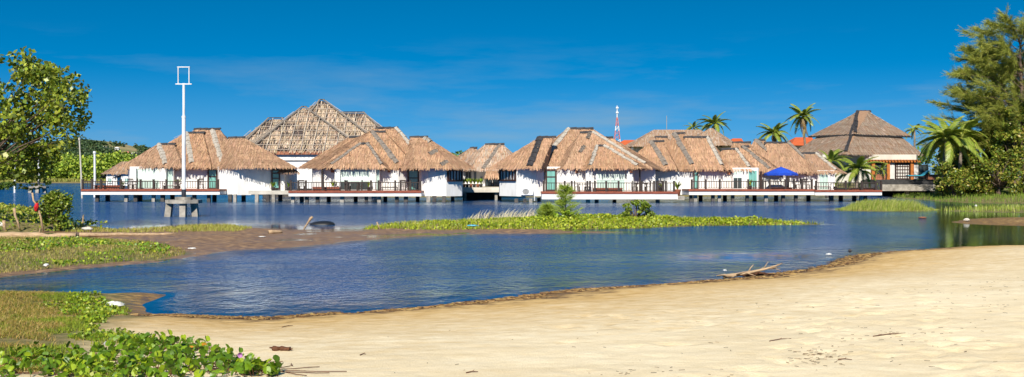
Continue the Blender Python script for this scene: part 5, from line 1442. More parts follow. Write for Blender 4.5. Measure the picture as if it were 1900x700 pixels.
# casuarina: long feathery sprays swept to the left
def casuarina(label, x, Yq, ytop, seed):
    r_ = random.Random(seed); rg = np.random.default_rng(seed)
    base = Vector((gx(x, Yq), Yq, hland(gx(x, Yq), Yq))); top = at(x - 8, ytop, Yq); H = top.z - base.z
    t_ = thing('casuarina_tree', label, 'tree', base)
    tr_ = MB().tube([base - Vector((0, 0, .3)), base.lerp(top, .35) + Vector((.3, 0, 0)), base.lerp(top, .7), top], [.38, .28, .16, .04], 9).build('trunk', M['bark'], t_, True)
    pts = []; dirs = []
    for i in range(84):
        f = r_.uniform(0.2, 1.0); s = base.lerp(top, f) + Vector((0.3 * math.sin(f * 3), 0, 0))
        az = r_.uniform(0, 2 * math.pi); Lb = H * (0.10 + 0.33 * (1 - f) ** 0.6) * r_.uniform(0.6, 1.15) + 0.8
        if math.cos(az) < 0: Lb *= 1.25
        d = Vector((math.cos(az) * 1.0 - 0.2, math.sin(az) * 0.8, r_.uniform(0.15, 0.8))).normalized()
        e = s + d * Lb; m_ = s + d * Lb * 0.5 + Vector((0, 0, 0.12 * Lb))
        MB().tube([s, m_, e], [.055, .03, .008], 5, False).build('limb', M['bark'], tr_, True)
        for k in range(27):
            t2 = r_.uniform(0.2, 1.0) ** 0.8; p = s * (1 - t2) ** 2 + m_ * 2 * t2 * (1 - t2) + e * t2 * t2
            sd = Vector((d.x * 0.7 + r_.gauss(-0.3, .45), d.y * 0.6 + r_.gauss(0, .5), r_.gauss(0.3, .4))).normalized()
            pts.append(tuple(p)); dirs.append(tuple(sd * r_.uniform(0.6, 1.5)))
    pts = np.array(pts); dirs = np.array(dirs); n = len(pts); per = 34
    st = np.repeat(pts, per, 0) + np.repeat(dirs, per, 0) * rg.uniform(0, 0.85, (n * per, 1)) + rg.normal(0, .07, (n * per, 3))
    nd = np.repeat(dirs / np.linalg.norm(dirs, axis=1, keepdims=True), per, 0) + rg.normal(0, .30, (n * per, 3)) + np.array([-0.10, 0, -0.12]); nd /= np.linalg.norm(nd, axis=1, keepdims=True)
    ln = rg.uniform(.28, .62, (n * per, 1)); sd = np.cross(nd, rg.normal(size=(n * per, 3))); sd /= np.linalg.norm(sd, axis=1, keepdims=True)
    V = np.stack([st - sd * .014, st + sd * .014, st + nd * ln + sd * .007, st + nd * ln - sd * .007], 1).reshape(-1, 3)
    C = np.repeat(pick_cols(n * per, [(0.24, 0.27, 0.055), (0.19, 0.225, 0.045), (0.32, 0.33, 0.08), (0.14, 0.175, 0.035)], None, .2, rg), 4, 0)
    np_obj('crown', V, np.arange(n * per * 4).reshape(-1, 4), M['leaf_dull'], t_, C)
    return t_
casuarina('tall feathery casuarina at the right edge, crown swept left', 1900, 112, 58, 4)
casuarina('lower feathery casuarina leaning over the palm', 1850, 117, 112, 21)

# bushes
def bush(label, x, ybase, xw, hpx, seed, pal, leaf=0.12, n=26, per=70, name='bush', cat='bush', mat='leaf', z=None):
    z0 = 0.1; p = onwater(x, ybase, z0); Yq = p.y; r_ = random.Random(seed)
    z0 = hland(p.x, p.y); base = Vector((p.x, p.y, z0))
    t_ = thing(name, label, cat, base); rg = np.random.default_rng(seed)
    s = Yq / F; cs = []; rs = []
    tr_ = MB()
    for i in range(n):
        h = r_.uniform(0.08, 1.0); rr_ = math.sqrt(max(0.05, 1 - h * h * 0.85)) 
        c = base + Vector((r_.uniform(-1, 1) * xw * s * rr_, r_.uniform(-.5, .5) * xw * s, h * hpx * s * 0.9)); cs.append(tuple(c)); rs.append(r_.uniform(.09, .27) * hpx * s)
        tr_.tube([base, base.lerp(c, .5) + Vector((0, 0, .05)), c], [.03, .02, .008], 5, False)
    tr_.build('stems', M['bark'], t_)
    P = clump_points(cs, rs, per, rg); P = P[P[:, 2] > z0]
    V, Fq, C = leaf_quads(P, leaf, pick_cols(len(P), pal, None, .22, rg), .3, .65, rg=rg)
    np_obj('foliage', V, Fq, M[mat], t_, C)
    return t_
bush('tall leafy bush on the left bank beside the stake with the red cloth', 103, 426, 24, 76, 3, [(0.12, 0.19, 0.02), (0.17, 0.25, 0.03), (0.08, 0.13, 0.02), (0.26, 0.29, 0.06)], 0.13, 40, 90)
bush('compact round bush at the far side of the green spit', 1180, 411, 30, 38, 5, [(0.13, 0.20, 0.025), (0.18, 0.26, 0.03), (0.09, 0.14, 0.02), (0.27, 0.33, 0.06)], 0.12, 26, 70)
bush('small leafy bush at the foot of the feathery sapling on the green spit', 1050, 415, 26, 20, 6, YGREEN, 0.15, 20, 60)
bush('dark green bush on the far shore at the left edge', 4, 351, 26, 40, 9, [(0.06, 0.11, 0.015), (0.10, 0.16, 0.02), (0.04, 0.08, 0.012)], 0.5, 24, 60)

# feathery sapling on the spit
def sapling(label, x, ybase, hpx, xw, seed):
    p = onwater(x, ybase, .1); Yq = p.y; s = Yq / F; base = Vector((p.x, p.y, hland(p.x, p.y))); r_ = random.Random(seed); rg = np.random.default_rng(seed)
    t_ = thing('casuarina_sapling', label, 'sapling', base)
    top = base + Vector((0, 0, hpx * s))
    MB().tube([base, base.lerp(top, .5), top], [.035, .025, .008], 6).build('trunk', M['bark'], t_)
    st = []; nd = []
    for i in range(70):
        f = r_.uniform(.04, 1); q = base.lerp(top, f); a = r_.uniform(0, 6.28); Lb = xw * s * (1.05 - f * .8) * r_.uniform(.5, 1.1)
        d = Vector((math.cos(a), math.sin(a) * .7, r_.uniform(.1, .6))).normalized()
        for k in range(64):
            u = r_.random(); st.append(tuple(q + d * Lb * u)); nd.append((d.x + r_.gauss(0, .45), d.y + r_.gauss(0, .45), d.z + r_.gauss(.1, .45)))
    st = np.array(st); nd = np.array(nd); nd /= np.linalg.norm(nd, axis=1, keepdims=True); n = len(st)
    sd = np.cross(nd, rg.normal(size=(n, 3))); sd /= np.linalg.norm(sd, axis=1, keepdims=True); ln = rg.uniform(.1, .28, (n, 1))
    V = np.stack([st - sd * .006, st + sd * .006, st + nd * ln + sd * .003, st + nd * ln - sd * .003], 1).reshape(-1, 3)
    C = np.repeat(pick_cols(n, [(0.25, 0.34, 0.06), (0.31, 0.40, 0.07), (0.18, 0.26, 0.05)], None, .2, rg), 4, 0)
    np_obj('crown', V, np.arange(n * 4).reshape(-1, 4), M['leaf_dull'], t_, C)
sapling('feathery green sapling standing tall on the green spit', 1049, 414, 62, 34, 2)
sapling('low feathery sapling left of the tall one on the spit', 1016, 413, 26, 26, 3)

# ------------------------------------------------------------------ ground cover on the bars
YG = [(0.24, 0.31, 0.02), (0.30, 0.37, 0.03), (0.17, 0.24, 0.02), (0.36, 0.40, 0.05)]
q = scatter(P_SPIT, 20000, 0.02); pn = vnoise(q[:, 0], q[:, 1], 1.6, 81) + 0.6 * vnoise(q[:, 0], q[:, 1], 0.5, 82); xp = q[:, 0] / q[:, 1] * F + 950
k_ = pn + 0.9 * rng.random(len(q)) - 0.35 > np.interp(xp, [670, 760, 950, 1200, 1530], [0.35, 0.15, -0.25, -0.3, -0.05]); q = q[k_]; pn = pn[k_]
q[:, 2] += rng.uniform(0.0, 0.16, len(q)) * np.clip(sdist(P_SPIT, q[:, 0], q[:, 1]) / 0.8, 0.15, 1) * np.clip(1 + 1.6 * pn, 0.3, 1.9)
a1 = leaf_quads(q, 0.13, pick_cols(len(q), YG + [(0.12, 0.19, 0.02)], None, .3), 0.45, 0.75)
q = scatter(P_SPIT, 14000, 0.0); q = q[rng.random(len(q)) < np.interp(q[:, 0] / q[:, 1] * F + 950, [670, 900, 1530], [1, .6, .5])]; a2 = blades(q, 0.22, 0.018, pick_cols(len(q), YG + [(0.40, 0.36, 0.16)]))
stuff('spit_creeper', [a1], M['leaf'], 'bright yellow green creeper carpet on the long spit in the lagoon', 'ground cover')
# pale plumes of grass at the back of the spit
pl = scatter(px_poly([(860, 411), (1010, 407.5), (1010, 413), (860, 415)]), 900); 
a3 = blades(pl, 0.62, 0.03, pick_cols(len(pl), [(0.55, 0.50, 0.40), (0.46, 0.42, 0.30), (0.62, 0.58, 0.50)]), 0.25, wind=(0.45, 0))
stuff('spit_grass', [a2, a3], M['blade'], 'thin grass and pale plumes growing through the creeper on the spit', 'grass')
IS = [(0.20, 0.27, 0.04), (0.26, 0.32, 0.06), (0.15, 0.21, 0.03), (0.34, 0.36, 0.14)]
q = scatter(P_ISLET, 5200, 0.0)
hh = 0.62 * np.clip(sdist(P_ISLET, q[:, 0], q[:, 1]) / 1.0, .3, 1) * np.interp((q[:, 0] / q[:, 1]) * F + 950, [1550, 1600, 1690, 1745], [.5, 1, 1, .35])
b1 = blades(q, hh, 0.028, pick_cols(len(q), IS), 0.2, wind=(0.35, 0)); stuff('islet_grass', [b1], M['blade'], 'tall wind swept grass on the small islet before the pavilion', 'grass')
q = scatter(np.vstack([P_SHORE[:4], P_SHORE[6:]]) if False else P_SHORE, 60000, 0.0); q = q[(q[:, 0] / q[:, 1] * F + 950) < 2020]
b2 = blades(q, 0.36, 0.045, pick_cols(len(q), [(0.14, 0.22, 0.03), (0.19, 0.27, 0.04), (0.10, 0.16, 0.025)]), 0.25)
q = scatter(P_STRIP, 14000, 0.0); q = q[(q[:, 0] / q[:, 1] * F + 950) < 2020]
b3 = blades(q, 0.32, 0.04, pick_cols(len(q), IS), 0.25); stuff('bank_grass', [b2, b3], M['blade'], 'green grass fringing the right bank below the trees', 'grass')
# left bank
q = scatter(P_BANK, 30000, 0.05); q = q[(q[:, 0] / q[:, 1] * F + 950) > -120]; q[:, 2] += rng.uniform(0, .34, len(q))
c1 = leaf_quads(q, 0.15, pick_cols(len(q), [(0.17, 0.23, 0.02), (0.24, 0.30, 0.03), (0.11, 0.17, 0.02), (0.33, 0.33, 0.06)]), .4, .75)
stuff('bank_creeper', [c1], M['leaf'], 'leafy creeper covering the left bank behind the log', 'ground cover')
q = scatter(P_TONGUE, 60000, 0.05); q = q[(q[:, 0] / q[:, 1] * F + 950) > -80]
pat = vnoise(q[:, 0], q[:, 1], 1.6, 51) + .6 * vnoise(q[:, 0], q[:, 1], .7, 52)
col = np.where((pat > 0.12)[:, None], pick_cols(len(q), [(0.17, 0.24, 0.025), (0.22, 0.29, 0.03), (0.13, 0.19, 0.02)]), pick_cols(len(q), [(0.30, 0.26, 0.09), (0.38, 0.30, 0.14), (0.22, 0.24, 0.05), (0.27, 0.27, 0.06)]))
c2 = blades(q, 0.085, 0.016, col, 1.0)
stuff('tongue_grass', [c2], M['blade'], 'short green and straw coloured grass on the low tongue of land', 'grass')
q = scatter(P_TONGUE, 26000, 0.15); q = q[((q[:, 0] / q[:, 1] * F + 950) > -80)]; q = q[(vnoise(q[:, 0], q[:, 1], 1.1, 53) > 0.16)][:2600]; q[:, 2] += rng.uniform(.02, .12, len(q))
c3 = leaf_quads(q, 0.09, pick_cols(len(q), YG + GREENS), .5, .8)
stuff('tongue_creeper', [c3], M['leaf'], 'patches of small green creeper leaves on the low tongue of land', 'ground cover')
q = scatter(px_poly([(330, 422), (420, 420), (470, 425), (440, 433), (330, 433)]), 2600, 0)
c4 = blades(q, 0.14, 0.02, pick_cols(len(q), [(0.26, 0.29, 0.05), (0.33, 0.31, 0.1)]), .5)
q = scatter(px_poly([(120, 428), (330, 425), (330, 434), (120, 432)]), 2000, 0); c5 = blades(q, 0.12, 0.02, pick_cols(len(q), [(0.26, 0.29, 0.05), (0.36, 0.31, 0.12)]), .5)
stuff('mudflat_grass', [c4, c5], M['blade'], 'sparse grass on the mud flat beside the logs', 'grass')

# near left: dry grass and weeds
def near_poly(pts, z=0.45): return np.array([onwater(x, y, z)[:2] for x, y in pts])
NG = np.vstack([near_poly([(-160, 551), (60, 547), (200, 550), (262, 562)], 0.04), near_poly([(272, 585)], .25), near_poly([(264, 612), (225, 630), (120, 645), (-160, 665)], .5)])
NG = np.vstack([near_poly([(-160, 551), (60, 547), (200, 550), (275, 562)], 0.04), near_poly([(290, 585)], .25), near_poly([(282, 612), (262, 640), (300, 660), (300, 715), (-160, 715)], .55)])
NGE = lambda q: q[sdist(NG, q[:, 0], q[:, 1]) > 0.55 + 1.5 * vnoise(q[:, 0], q[:, 1], 0.9, 64) + 0.7 * vnoise(q[:, 0], q[:, 1], 0.3, 65)]
q = NGE(scatter(NG, 60000, 0.0)); q = q[q[:, 2] > 0.03]
pat = vnoise(q[:, 0], q[:, 1], 1.0, 61) + .7 * vnoise(q[:, 0], q[:, 1], .4, 62); xp = q[:, 0] / q[:, 1] * F + 950
q = q[(pat > -0.30)]; pat = vnoise(q[:, 0], q[:, 1], 1.0, 61) + .7 * vnoise(q[:, 0], q[:, 1], .4, 62); xp = q[:, 0] / q[:, 1] * F + 950
gr = (pat + np.clip((xp - 110) / 200, -.25, .45)) > 0.02
col = np.where(gr[:, None], pick_cols(len(q), [(0.19, 0.26, 0.02), (0.26, 0.32, 0.03), (0.14, 0.20, 0.018)]), pick_cols(len(q), [(0.34, 0.23, 0.06), (0.27, 0.20, 0.045), (0.46, 0.34, 0.15), (0.22, 0.22, 0.035), (0.16, 0.20, 0.03)]))
d1 = blades(q, 0.055, 0.007, col, 1.7)
stuff('dry_grass', [d1], M['blade'], 'dry straw coloured grass with green tufts at the near left', 'grass')
q = NGE(scatter(NG, 18000, 0.0)); xp = q[:, 0] / q[:, 1] * F + 950
q = q[(vnoise(q[:, 0], q[:, 1], .8, 63) + np.clip((xp - 120) / 170, -.32, .5) > .16) & (q[:, 2] > .05)][:3000]; q[:, 2] += rng.uniform(.01, .07, len(q))
d2 = leaf_quads(q, 0.05, pick_cols(len(q), [(0.15, 0.24, 0.015), (0.20, 0.30, 0.02), (0.10, 0.17, 0.015), (0.3, 0.34, 0.03)]), .5, .85)
stuff('near_weeds', [d2], M['leaf'], 'small bright weed leaves at the sand edge on the near left', 'ground cover')

# ------------------------------------------------------------------ beach morning glory in the corner
def ipo_leaf(name, col, fold, bend):
    """two-lobed rounded leaf, folded on its midrib, base at the origin, tip along +y"""
    outl = [(0.0, 0.0), (0.30, 0.04), (0.47, 0.28), (0.48, 0.58), (0.36, 0.86), (0.17, 0.98), (0.0, 0.88)]
    V = []; Fq = []
    mid = [(0, 0.0), (0, 0.30), (0, 0.60), (0, 0.88)]
    def zz(x, y): return fold * abs(x) - bend * (y - .3) ** 2
    for s in (1, -1):
        b = len(V)
        V += [(0, 0.0, zz(0, 0)), (0, .3, zz(0, .3)), (0, .6, zz(0, .6)), (0, .88, zz(0, .88))]
        V += [(s * x, y, zz(x, y) + 0.03 * math.sin(9 * y)) for x, y in outl[1:6]]
        f = [(b, b+4, b+5, b+1), (b+1, b+5, b+6, b+2), (b+2, b+6, b+7, b+8), (b+2, b+8, b+3, b+3)]
        for q_ in f:
            q_ = tuple(dict.fromkeys(q_)); Fq.append(q_ if s > 0 else tuple(reversed(q_)))
    me = bpy.data.meshes.new(name); me.from_pydata(V, [], Fq); me.materials.append(M['leaf'])
    ca = me.color_attributes.new('tint', 'FLOAT_COLOR', 'POINT')
    for i in range(len(V)): 
        k = 1.25 if i in (0, 1, 2, 3, 9, 10, 11, 12) else 1.0
        ca.data[i].color = (col[0] * k, col[1] * k, col[2] * k, 1)
    return me
LEAFM = [ipo_leaf('leaf', c, f, b) for c in ((0.075, 0.15, 0.008), (0.10, 0.185, 0.009), (0.055, 0.115, 0.008), (0.135, 0.225, 0.011), (0.20, 0.28, 0.013)) for f, b in ((0.35, 0.25), (0.6, 0.1))]
YELL = ipo_leaf('leaf', (0.55, 0.27, 0.02), 0.4, 0.2)
IG_top = [(-60, 660), (0, 652), (60, 646), (130, 650), (200, 650), (250, 636), (300, 634), (345, 633), (385, 640), (420, 660), (455, 668), (490, 682), (512, 690), (530, 700)]
def ig_z(x): return float(np.interp(x, [p[0] for p in IG_top], [p[1] for p in IG_top]))
plants = [(20, 690, 'beach morning glory with sparse leaves in the bottom left corner'), (75, 672, 'beach morning glory spreading over dead stems left of the bare sand patch'), (130, 690, 'beach morning glory beside the brown gap in the corner mat'),
          (185, 668, 'beach morning glory growing just below the grey stone'), (240, 655, 'beach morning glory mound on top of the corner mat, left part'), (300, 650, 'beach morning glory mound with the largest upright leaves at the sand'),
          (345, 660, 'beach morning glory with yellowed leaves at the sand edge'), (250, 690, 'beach morning glory in the middle of the bottom edge mat'), (330, 690, 'beach morning glory along the bottom edge below the yellow leaves'),
          (410, 680, 'beach morning glory bearing the purple flower'), (480, 690, 'last beach morning glory runner at the right end of the mat')]
rl = random.Random(17)
def ground_pt(x, y):
    z = .7
    for _ in range(6):
        p = onwater(x, y, z); z = hland(p.x, p.y)
    return p
extraV = []; nleaf = 0
for k, (x, y, lab) in enumerate(plants):
    b = ground_pt(x, y); t_ = thing('beach_morning_glory', lab, 'plant', b, 'beach morning glory in the near left corner')
    vine = MB(); n = 27 if k not in (0, 10) else 18
    for j in range(n + 75):
        xx = x + rl.gauss(0, 34); yy = y + rl.gauss(0, 14)
        if k == 10: xx = x + rl.uniform(-34, 36); yy = y + rl.uniform(-4, 12)
        yy = max(yy, ig_z(xx) + rl.uniform(2, 8)); yy = min(yy, 712)
        if xx > 515 and j > 2: continue
        if vnoise(np.array([xx * 1.0]), np.array([yy * 2.2]), 34.0, 71)[0] < -0.26 and xx < 230: continue
        g_ = ground_pt(xx, yy)
        h = rl.uniform(.015, .10) * (1.0 if xx > 200 else .7)
        if j >= n and j % 2: h *= 0.35
        tip = g_ + Vector((rl.gauss(0, .02), rl.gauss(0, .02), h))
        vine.tube([g_ + Vector((0, 0, .004)), tip], [.003, .002], 4, False)
        s = rl.uniform(.05, .088) * (0.9 if xx < 200 else 1.0)
        az = rl.uniform(0, 6.28); pitch = R(rl.uniform(-5, 75)); roll = R(rl.gauss(0, 25))
        mt = YELL if (k == 6 and j in (3, 9, 14)) else rl.choice(LEAFM[:6] * 2 + LEAFM[6:] )
        Mx = Matrix.Translation(tip) @ Matrix.Rotation(az, 4, 'Z') @ Matrix.Rotation(pitch, 4, 'X') @ Matrix.Rotation(roll, 4, 'Y') @ Matrix.Diagonal((s, s, s, 1))
        if j < n and nleaf < 298:
            o = link('leaf', mt, t_); Ml = Matrix.Translation(-b) @ Mx
            o.matrix_local = Ml; nleaf += 1
        else: extraV.append((mt, Mx))
    for j in range(5):
        pts = [b + Vector((rl.gauss(0, .1), rl.gauss(0, .1), .01))]
        a = rl.uniform(-.6, .6)
        for _ in range(5): 
            nx_ = pts[-1] + Vector((.12 * math.cos(a), .12 * math.sin(a), 0)); nx_.z = hland(nx_.x, nx_.y) + .012; pts.append(nx_); a += rl.gauss(0, .4)
        vine.tube(pts, .004, 4, False)
    vine.build('vine', M['brown_wood'], t_)
    if k == 9:
        p = ground_pt(446, 684) + Vector((0, 0, .13)); f_ = MB()
        ring = [(.028 * math.cos(R(36 * i)) * (1 if i % 2 else .88), -.012, .028 * math.sin(R(36 * i)) * (1 if i % 2 else .88)) for i in range(10)]
        f_.add([p + Vector((0, .02, 0))] + [p + Vector(r_) for r_ in ring], [(0, 1 + i, 1 + (i + 1) % 10) for i in range(10)])
        M['petal'] = simple('petal', (0.42, 0.20, 0.42), (0.34, 0.14, 0.34), .6, 30.0)
        f_.build('flower', M['petal'], t_)
V = []; Fq = []; C = []; b0 = 0
tri = []
for mt, Mx in extraV:
    for v in mt.vertices: V.append(tuple(Mx @ v.co))
    cl = mt.color_attributes['tint'].data
    C += [tuple(c.color)[:3] for c in cl]
    for p in mt.polygons:
        vi = list(p.vertices); Fq.append([b0 + i for i in (vi if len(vi) == 4 else vi + [vi[-1]])])
    b0 += len(mt.vertices)
me = bpy.data.meshes.new('glory_leaves'); me.from_pydata(V, [], [tuple(dict.fromkeys(f)) for f in Fq]); me.materials.append(M['leaf'])
ca = me.color_attributes.new('tint', 'FLOAT_COLOR', 'POINT'); ca.data.foreach_set('color', np.concatenate([np.array(C), np.ones((len(C), 1))], 1).astype(np.float32).ravel())
tag(link('glory_leaves', me), 'mass of beach morning glory leaves filling in the near left corner', 'ground cover', kind='stuff')

# ------------------------------------------------------------------ wood, litter and stones
def rough_log(name, label, p, q, r0, r1, mat='driftwood', cat='log', group=None, wob=0.04, n=10, seed=1, stubs=0):
    r_ = random.Random(seed); p = Vector(p); q = Vector(q); t_ = thing(name, label, cat, p, group)
    pts = [p.lerp(q, i / n) + Vector((0, r_.gauss(0, wob), r_.gauss(0, wob))) for i in range(n + 1)]
    MB().tube(pts, [(r0 + (r1 - r0) * i / n) * r_.uniform(.88, 1.12) for i in range(n + 1)], 10).build('trunk', M[mat], t_, True)
    for i in range(stubs):
        c = pts[r_.randint(2, n - 2)]; MB().tube([c, c + Vector((r_.uniform(-.2, .2), -.05, .28))], [r1 * .4, r1 * .15], 6).build('stub', M[mat], t_)
    return t_
def wp(x, y, z): 
    p = onwater(x, y, z); return p
rough_log('driftwood_log', 'long pale driftwood log lying in front of the left bank', wp(-30, 438, .16), wp(141, 438, .15), .17, .12, seed=2, wob=.02, stubs=1)
rough_log('driftwood_log', 'thinner tan log lying right of the long pale log on the mud', wp(147, 437, .10), wp(328, 434, .07), .085, .05, seed=3, wob=.015)
rough_log('driftwood_log', 'short stubby piece of log on the mud flat beside the shallow pool', wp(499, 431, .07), wp(523, 430, .07), .09, .07, seed=4, wob=.01, n=4)
def stake(label, pts, r0, r1, seed):
    t_ = thing('wooden_stake', label, 'stake', pts[0], 'wooden stakes at the left bank')
    MB().tube(pts, [r0 + (r1 - r0) * i / (len(pts) - 1) for i in range(len(pts))], 8).build('shaft', M['driftwood'], t_, True)
    return t_
def sp(x, y, Yq): return at(x, y, Yq)
Ys = 43.5
stake('crooked wooden stake carrying the red cloth', [sp(80, 430, Ys), sp(76, 405, Ys), sp(70, 383, Ys), sp(62, 372, Ys), sp(60, 358, Ys)], .045, .04, 1)
stake('weathered wooden stake near the left edge, broken at the top', [sp(37, 428, Ys), sp(33, 412, Ys), sp(28, 400, Ys), sp(26.5, 386, Ys)], .035, .06, 2)
stake('short thin stake at the waterline right of the red cloth', [sp(154.5, 425, 46), sp(154, 412, 46), sp(154.5, 399, 46)], .035, .035, 3)
stake('stubby brown stake at the left edge of the bank', [sp(11, 430, Ys), sp(8, 420, Ys), sp(7, 409, Ys)], .06, .07, 4)
rc = MB(); rr_ = random.Random(4)
pts = [sp(69, 376, Ys - .07), sp(68, 384, Ys - .09), sp(66, 393, Ys - .07)]
rc.tube([p for p in pts], [.075, .10, .085], 10); ro = rc.build('red_cloth', M['red_cloth'], None, True); tag(ro, 'red cloth tied round the crooked stake on the left bank', 'cloth')
dm = ro.modifiers.new('sub', 'SUBSURF'); dm.levels = 2; dm.render_levels = 2
tx = bpy.data.textures.new('crumple', 'CLOUDS'); tx.noise_scale = .12
d_ = ro.modifiers.new('crumple', 'DISPLACE'); d_.texture = tx; d_.strength = .09; d_.texture_coords = 'LOCAL'

# dark hull in the shallow water and the pale forked stick beside it
hc = onwater(598, 417, 0); t_ = thing('sunken_hull', 'black upturned hull lying half sunk in the shallow pool behind the mud', 'hull', hc)
hb = MB(); Lh, Wh, Hh = 25 * hc.y / F, .45, .21; vs = []; nu, nv = 14, 8
for i in range(nu + 1):
    u = -1 + 2 * i / nu; k = (1 - abs(u) ** 2.6) ** .55 if abs(u) < 1 else 0
    for j in range(nv + 1):
        a = math.pi * j / nv; vs.append((hc.x + u * Lh, hc.y - Wh * k * math.cos(a), -0.05 + (Hh * k + .02) * math.sin(a) ** .8 * (1 + .12 * u)))
hb.add(vs, [(i*(nv+1)+j, i*(nv+1)+j+1, (i+1)*(nv+1)+j+1, (i+1)*(nv+1)+j) for i in range(nu) for j in range(nv)]); hb.build('shell', M['rubber'], t_, True)
MB().bar((hc.x - Lh * .9, hc.y - Wh * .45, .06), (hc.x + Lh * .9, hc.y - Wh * .45, .06), .03, .03).build('rubbing_strake', M['rubber'], t_)
Ys2 = 46.0
t_ = thing('forked_stick', 'pale club headed stick stuck in the mud beside the black hull', 'stick', sp(561, 429, Ys2))
MB().tube([sp(561, 430, Ys2), sp(567, 420, Ys2), sp(573, 411, Ys2), sp(576, 406, Ys2), sp(580, 402.5, Ys2)], [.03, .035, .045, .07, .055], 8).build('shaft', M['driftwood'], t_, True)
t_ = thing('short_stick', 'short brown stick standing at the left tip of the green spit', 'stick', sp(706, 428, 45.5))
MB().tube([sp(706, 429, 45.5), sp(702, 419, 45.5), sp(699, 412, 45.5)], [.03, .028, .03], 7).build('shaft', M['driftwood'], t_, True)

# dead branch on the beach edge
b0 = onwater(1345, 514, .04)
t_ = thing('dead_branch', 'dead bleached branch with bare twigs on the beach edge', 'branch', b0)
def br(name, pts, r0, r1): MB().tube(pts, [r0 + (r1 - r0) * i / (len(pts) - 1) for i in range(len(pts))], 7).build(name, M['driftwood'], t_, True)
Yb = b0.y
br('main_limb', [at(1342, 514, Yb), at(1372, 509, Yb), at(1395, 505, Yb), at(1418, 500, Yb - .1), at(1438, 494, Yb - .1), at(1451, 489, Yb)], .05, .012)
br('twig', [at(1388, 506, Yb), at(1393, 497, Yb), at(1398, 491, Yb)], .022, .006)
br('twig', [at(1405, 503, Yb), at(1418, 497, Yb), at(1425, 486, Yb)], .02, .005)
br('twig', [at(1425, 498, Yb), at(1440, 499, Yb), at(1450, 503, Yb)], .018, .005)
br('twig', [at(1412, 502, Yb), at(1432, 497, Yb), at(1448, 496, Yb + .2)], .018, .004)
br('twig', [at(1365, 511, Yb), at(1380, 505, Yb - .2), at(1402, 512, Yb - .3)], .025, .008)
br('twig', [at(1330, 512, Yb), at(1345, 510, Yb - .1), at(1362, 514, Yb - .2)], .022, .01)
# root clump of the branch
rc = onwater(1402, 511, .05); t_ = thing('root_clump', 'brown clump of matted roots beside the dead branch', 'roots', rc); mb = MB(); r_ = random.Random(9)
for i in range(60):
    a = Vector((rc.x + r_.gauss(0, .14), rc.y + r_.gauss(0, .1), .03 + r_.uniform(0, .06))); mb.tube([a, a + Vector((r_.gauss(0, .12), r_.gauss(0, .05), r_.uniform(.0, .06))), a + Vector((r_.gauss(0, .2), r_.gauss(0, .08), 0))], [.012, .01, .004], 4, False)
mb.build('roots', M['brown_wood'], t_)

# bark slab on the sand
b0 = ground_pt(522, 651); t_ = thing('bark_slab', 'small dark brown slab of bark lying alone on the pale sand', 'bark', b0)
s = b0.y / F; mb = MB(); r_ = random.Random(3); pts = []
for i in range(9): pts.append(b0 + Vector(((-16 + 4 * i) * s, r_.gauss(0, .006), .022 + r_.gauss(0, .004))))
mb.tube(pts, [.026 * r_.uniform(.75, 1.2) for _ in pts], 7); mb.build('slab', M['brown_wood'], t_)
mb = MB()
for e, sg in ((pts[0], -1), (pts[-1], 1)):
    for i in range(7): mb.tube([e + Vector((0, r_.gauss(0, .01), r_.gauss(0, .008))), e + Vector((sg * r_.uniform(.015, .04), r_.gauss(0, .015), r_.uniform(-.01, .02)))], [.005, .002], 4, False)
mb.build('splinters', M['brown_wood'], t_)

# litter
def crumple(name, label, cat, p, sx, sy, sz, mat, seed, group=None):
    r_ = random.Random(seed); vs = []; nu, nv = 12, 7
    for j in range(nv + 1):
        ph = math.pi * j / nv
        for i in range(nu):
            th = 2 * math.pi * i / nu; k = 1 + .28 * mnoise.noise(Vector((math.cos(th) * 1.6 + seed, math.sin(th) * 1.6, ph * 1.3))) + r_.uniform(-.08, .08)
            vs.append((p.x + sx * k * math.sin(ph) * math.cos(th), p.y + sy * k * math.sin(ph) * math.sin(th), p.z + sz * .55 + sz * k * math.cos(ph) * .8))
    o = MB().add(vs, [(j*nu+i, (j+1)*nu+i, (j+1)*nu+(i+1) % nu, j*nu+(i+1) % nu) for j in range(nv) for i in range(nu)]).build(name, M[mat], None, False)
    return tag(o, label, cat, group)
LG = 'pieces of litter around the lagoon'
g0 = ground_pt(213, 570); crumple('plastic_bag', 'crumpled white plastic bag lying in the weeds near the water', 'bag', g0, 17 * g0.y / F, .10, .075, 'plastic_white', 3, LG)
p_ = onwater(338, 587, .015); crumple('plastic_scrap', 'small flat white scrap at the water edge below the mast reflection', 'litter', p_, 8 * p_.y / F, .05, .02, 'plastic_white', 8, LG)
p_ = onwater(1538, 473, .03); crumple('plastic_bag', 'small white plastic bag in the weed where the sand point begins', 'bag', p_, 5.5 * p_.y / F, .06, .035, 'plastic_white', 5, LG)
p_ = onwater(1345, 503, .04); crumple('plastic_bag', 'small white scrap caught behind the dead branch', 'litter', p_, 3.5 * p_.y / F, .04, .03, 'plastic_white', 6, LG)
p_ = onwater(877, 420, .16); crumple('plastic_sheet', 'pale blue plastic sheet lying on the green spit', 'litter', p_, 10 * p_.y / F, .12, .05, 'plastic_blue', 7, LG)
p_ = onwater(86, 494, .09); crumple('plastic_scrap', 'white scrap at the front edge of the grassy tongue', 'litter', p_, 5 * p_.y / F, .07, .05, 'plastic_white', 9, LG)
p_ = onwater(356, 462, .05); crumple('plastic_scrap', 'flat white scrap on the wet mud right of the grassy tongue', 'litter', p_, 7 * p_.y / F, .07, .03, 'plastic_white', 10, LG)
p_ = onwater(486, 440, .06); crumple('plastic_scrap', 'white scrap in the middle of the brown mud flat', 'litter', p_, 7 * p_.y / F, .06, .025, 'plastic_white', 12, LG)
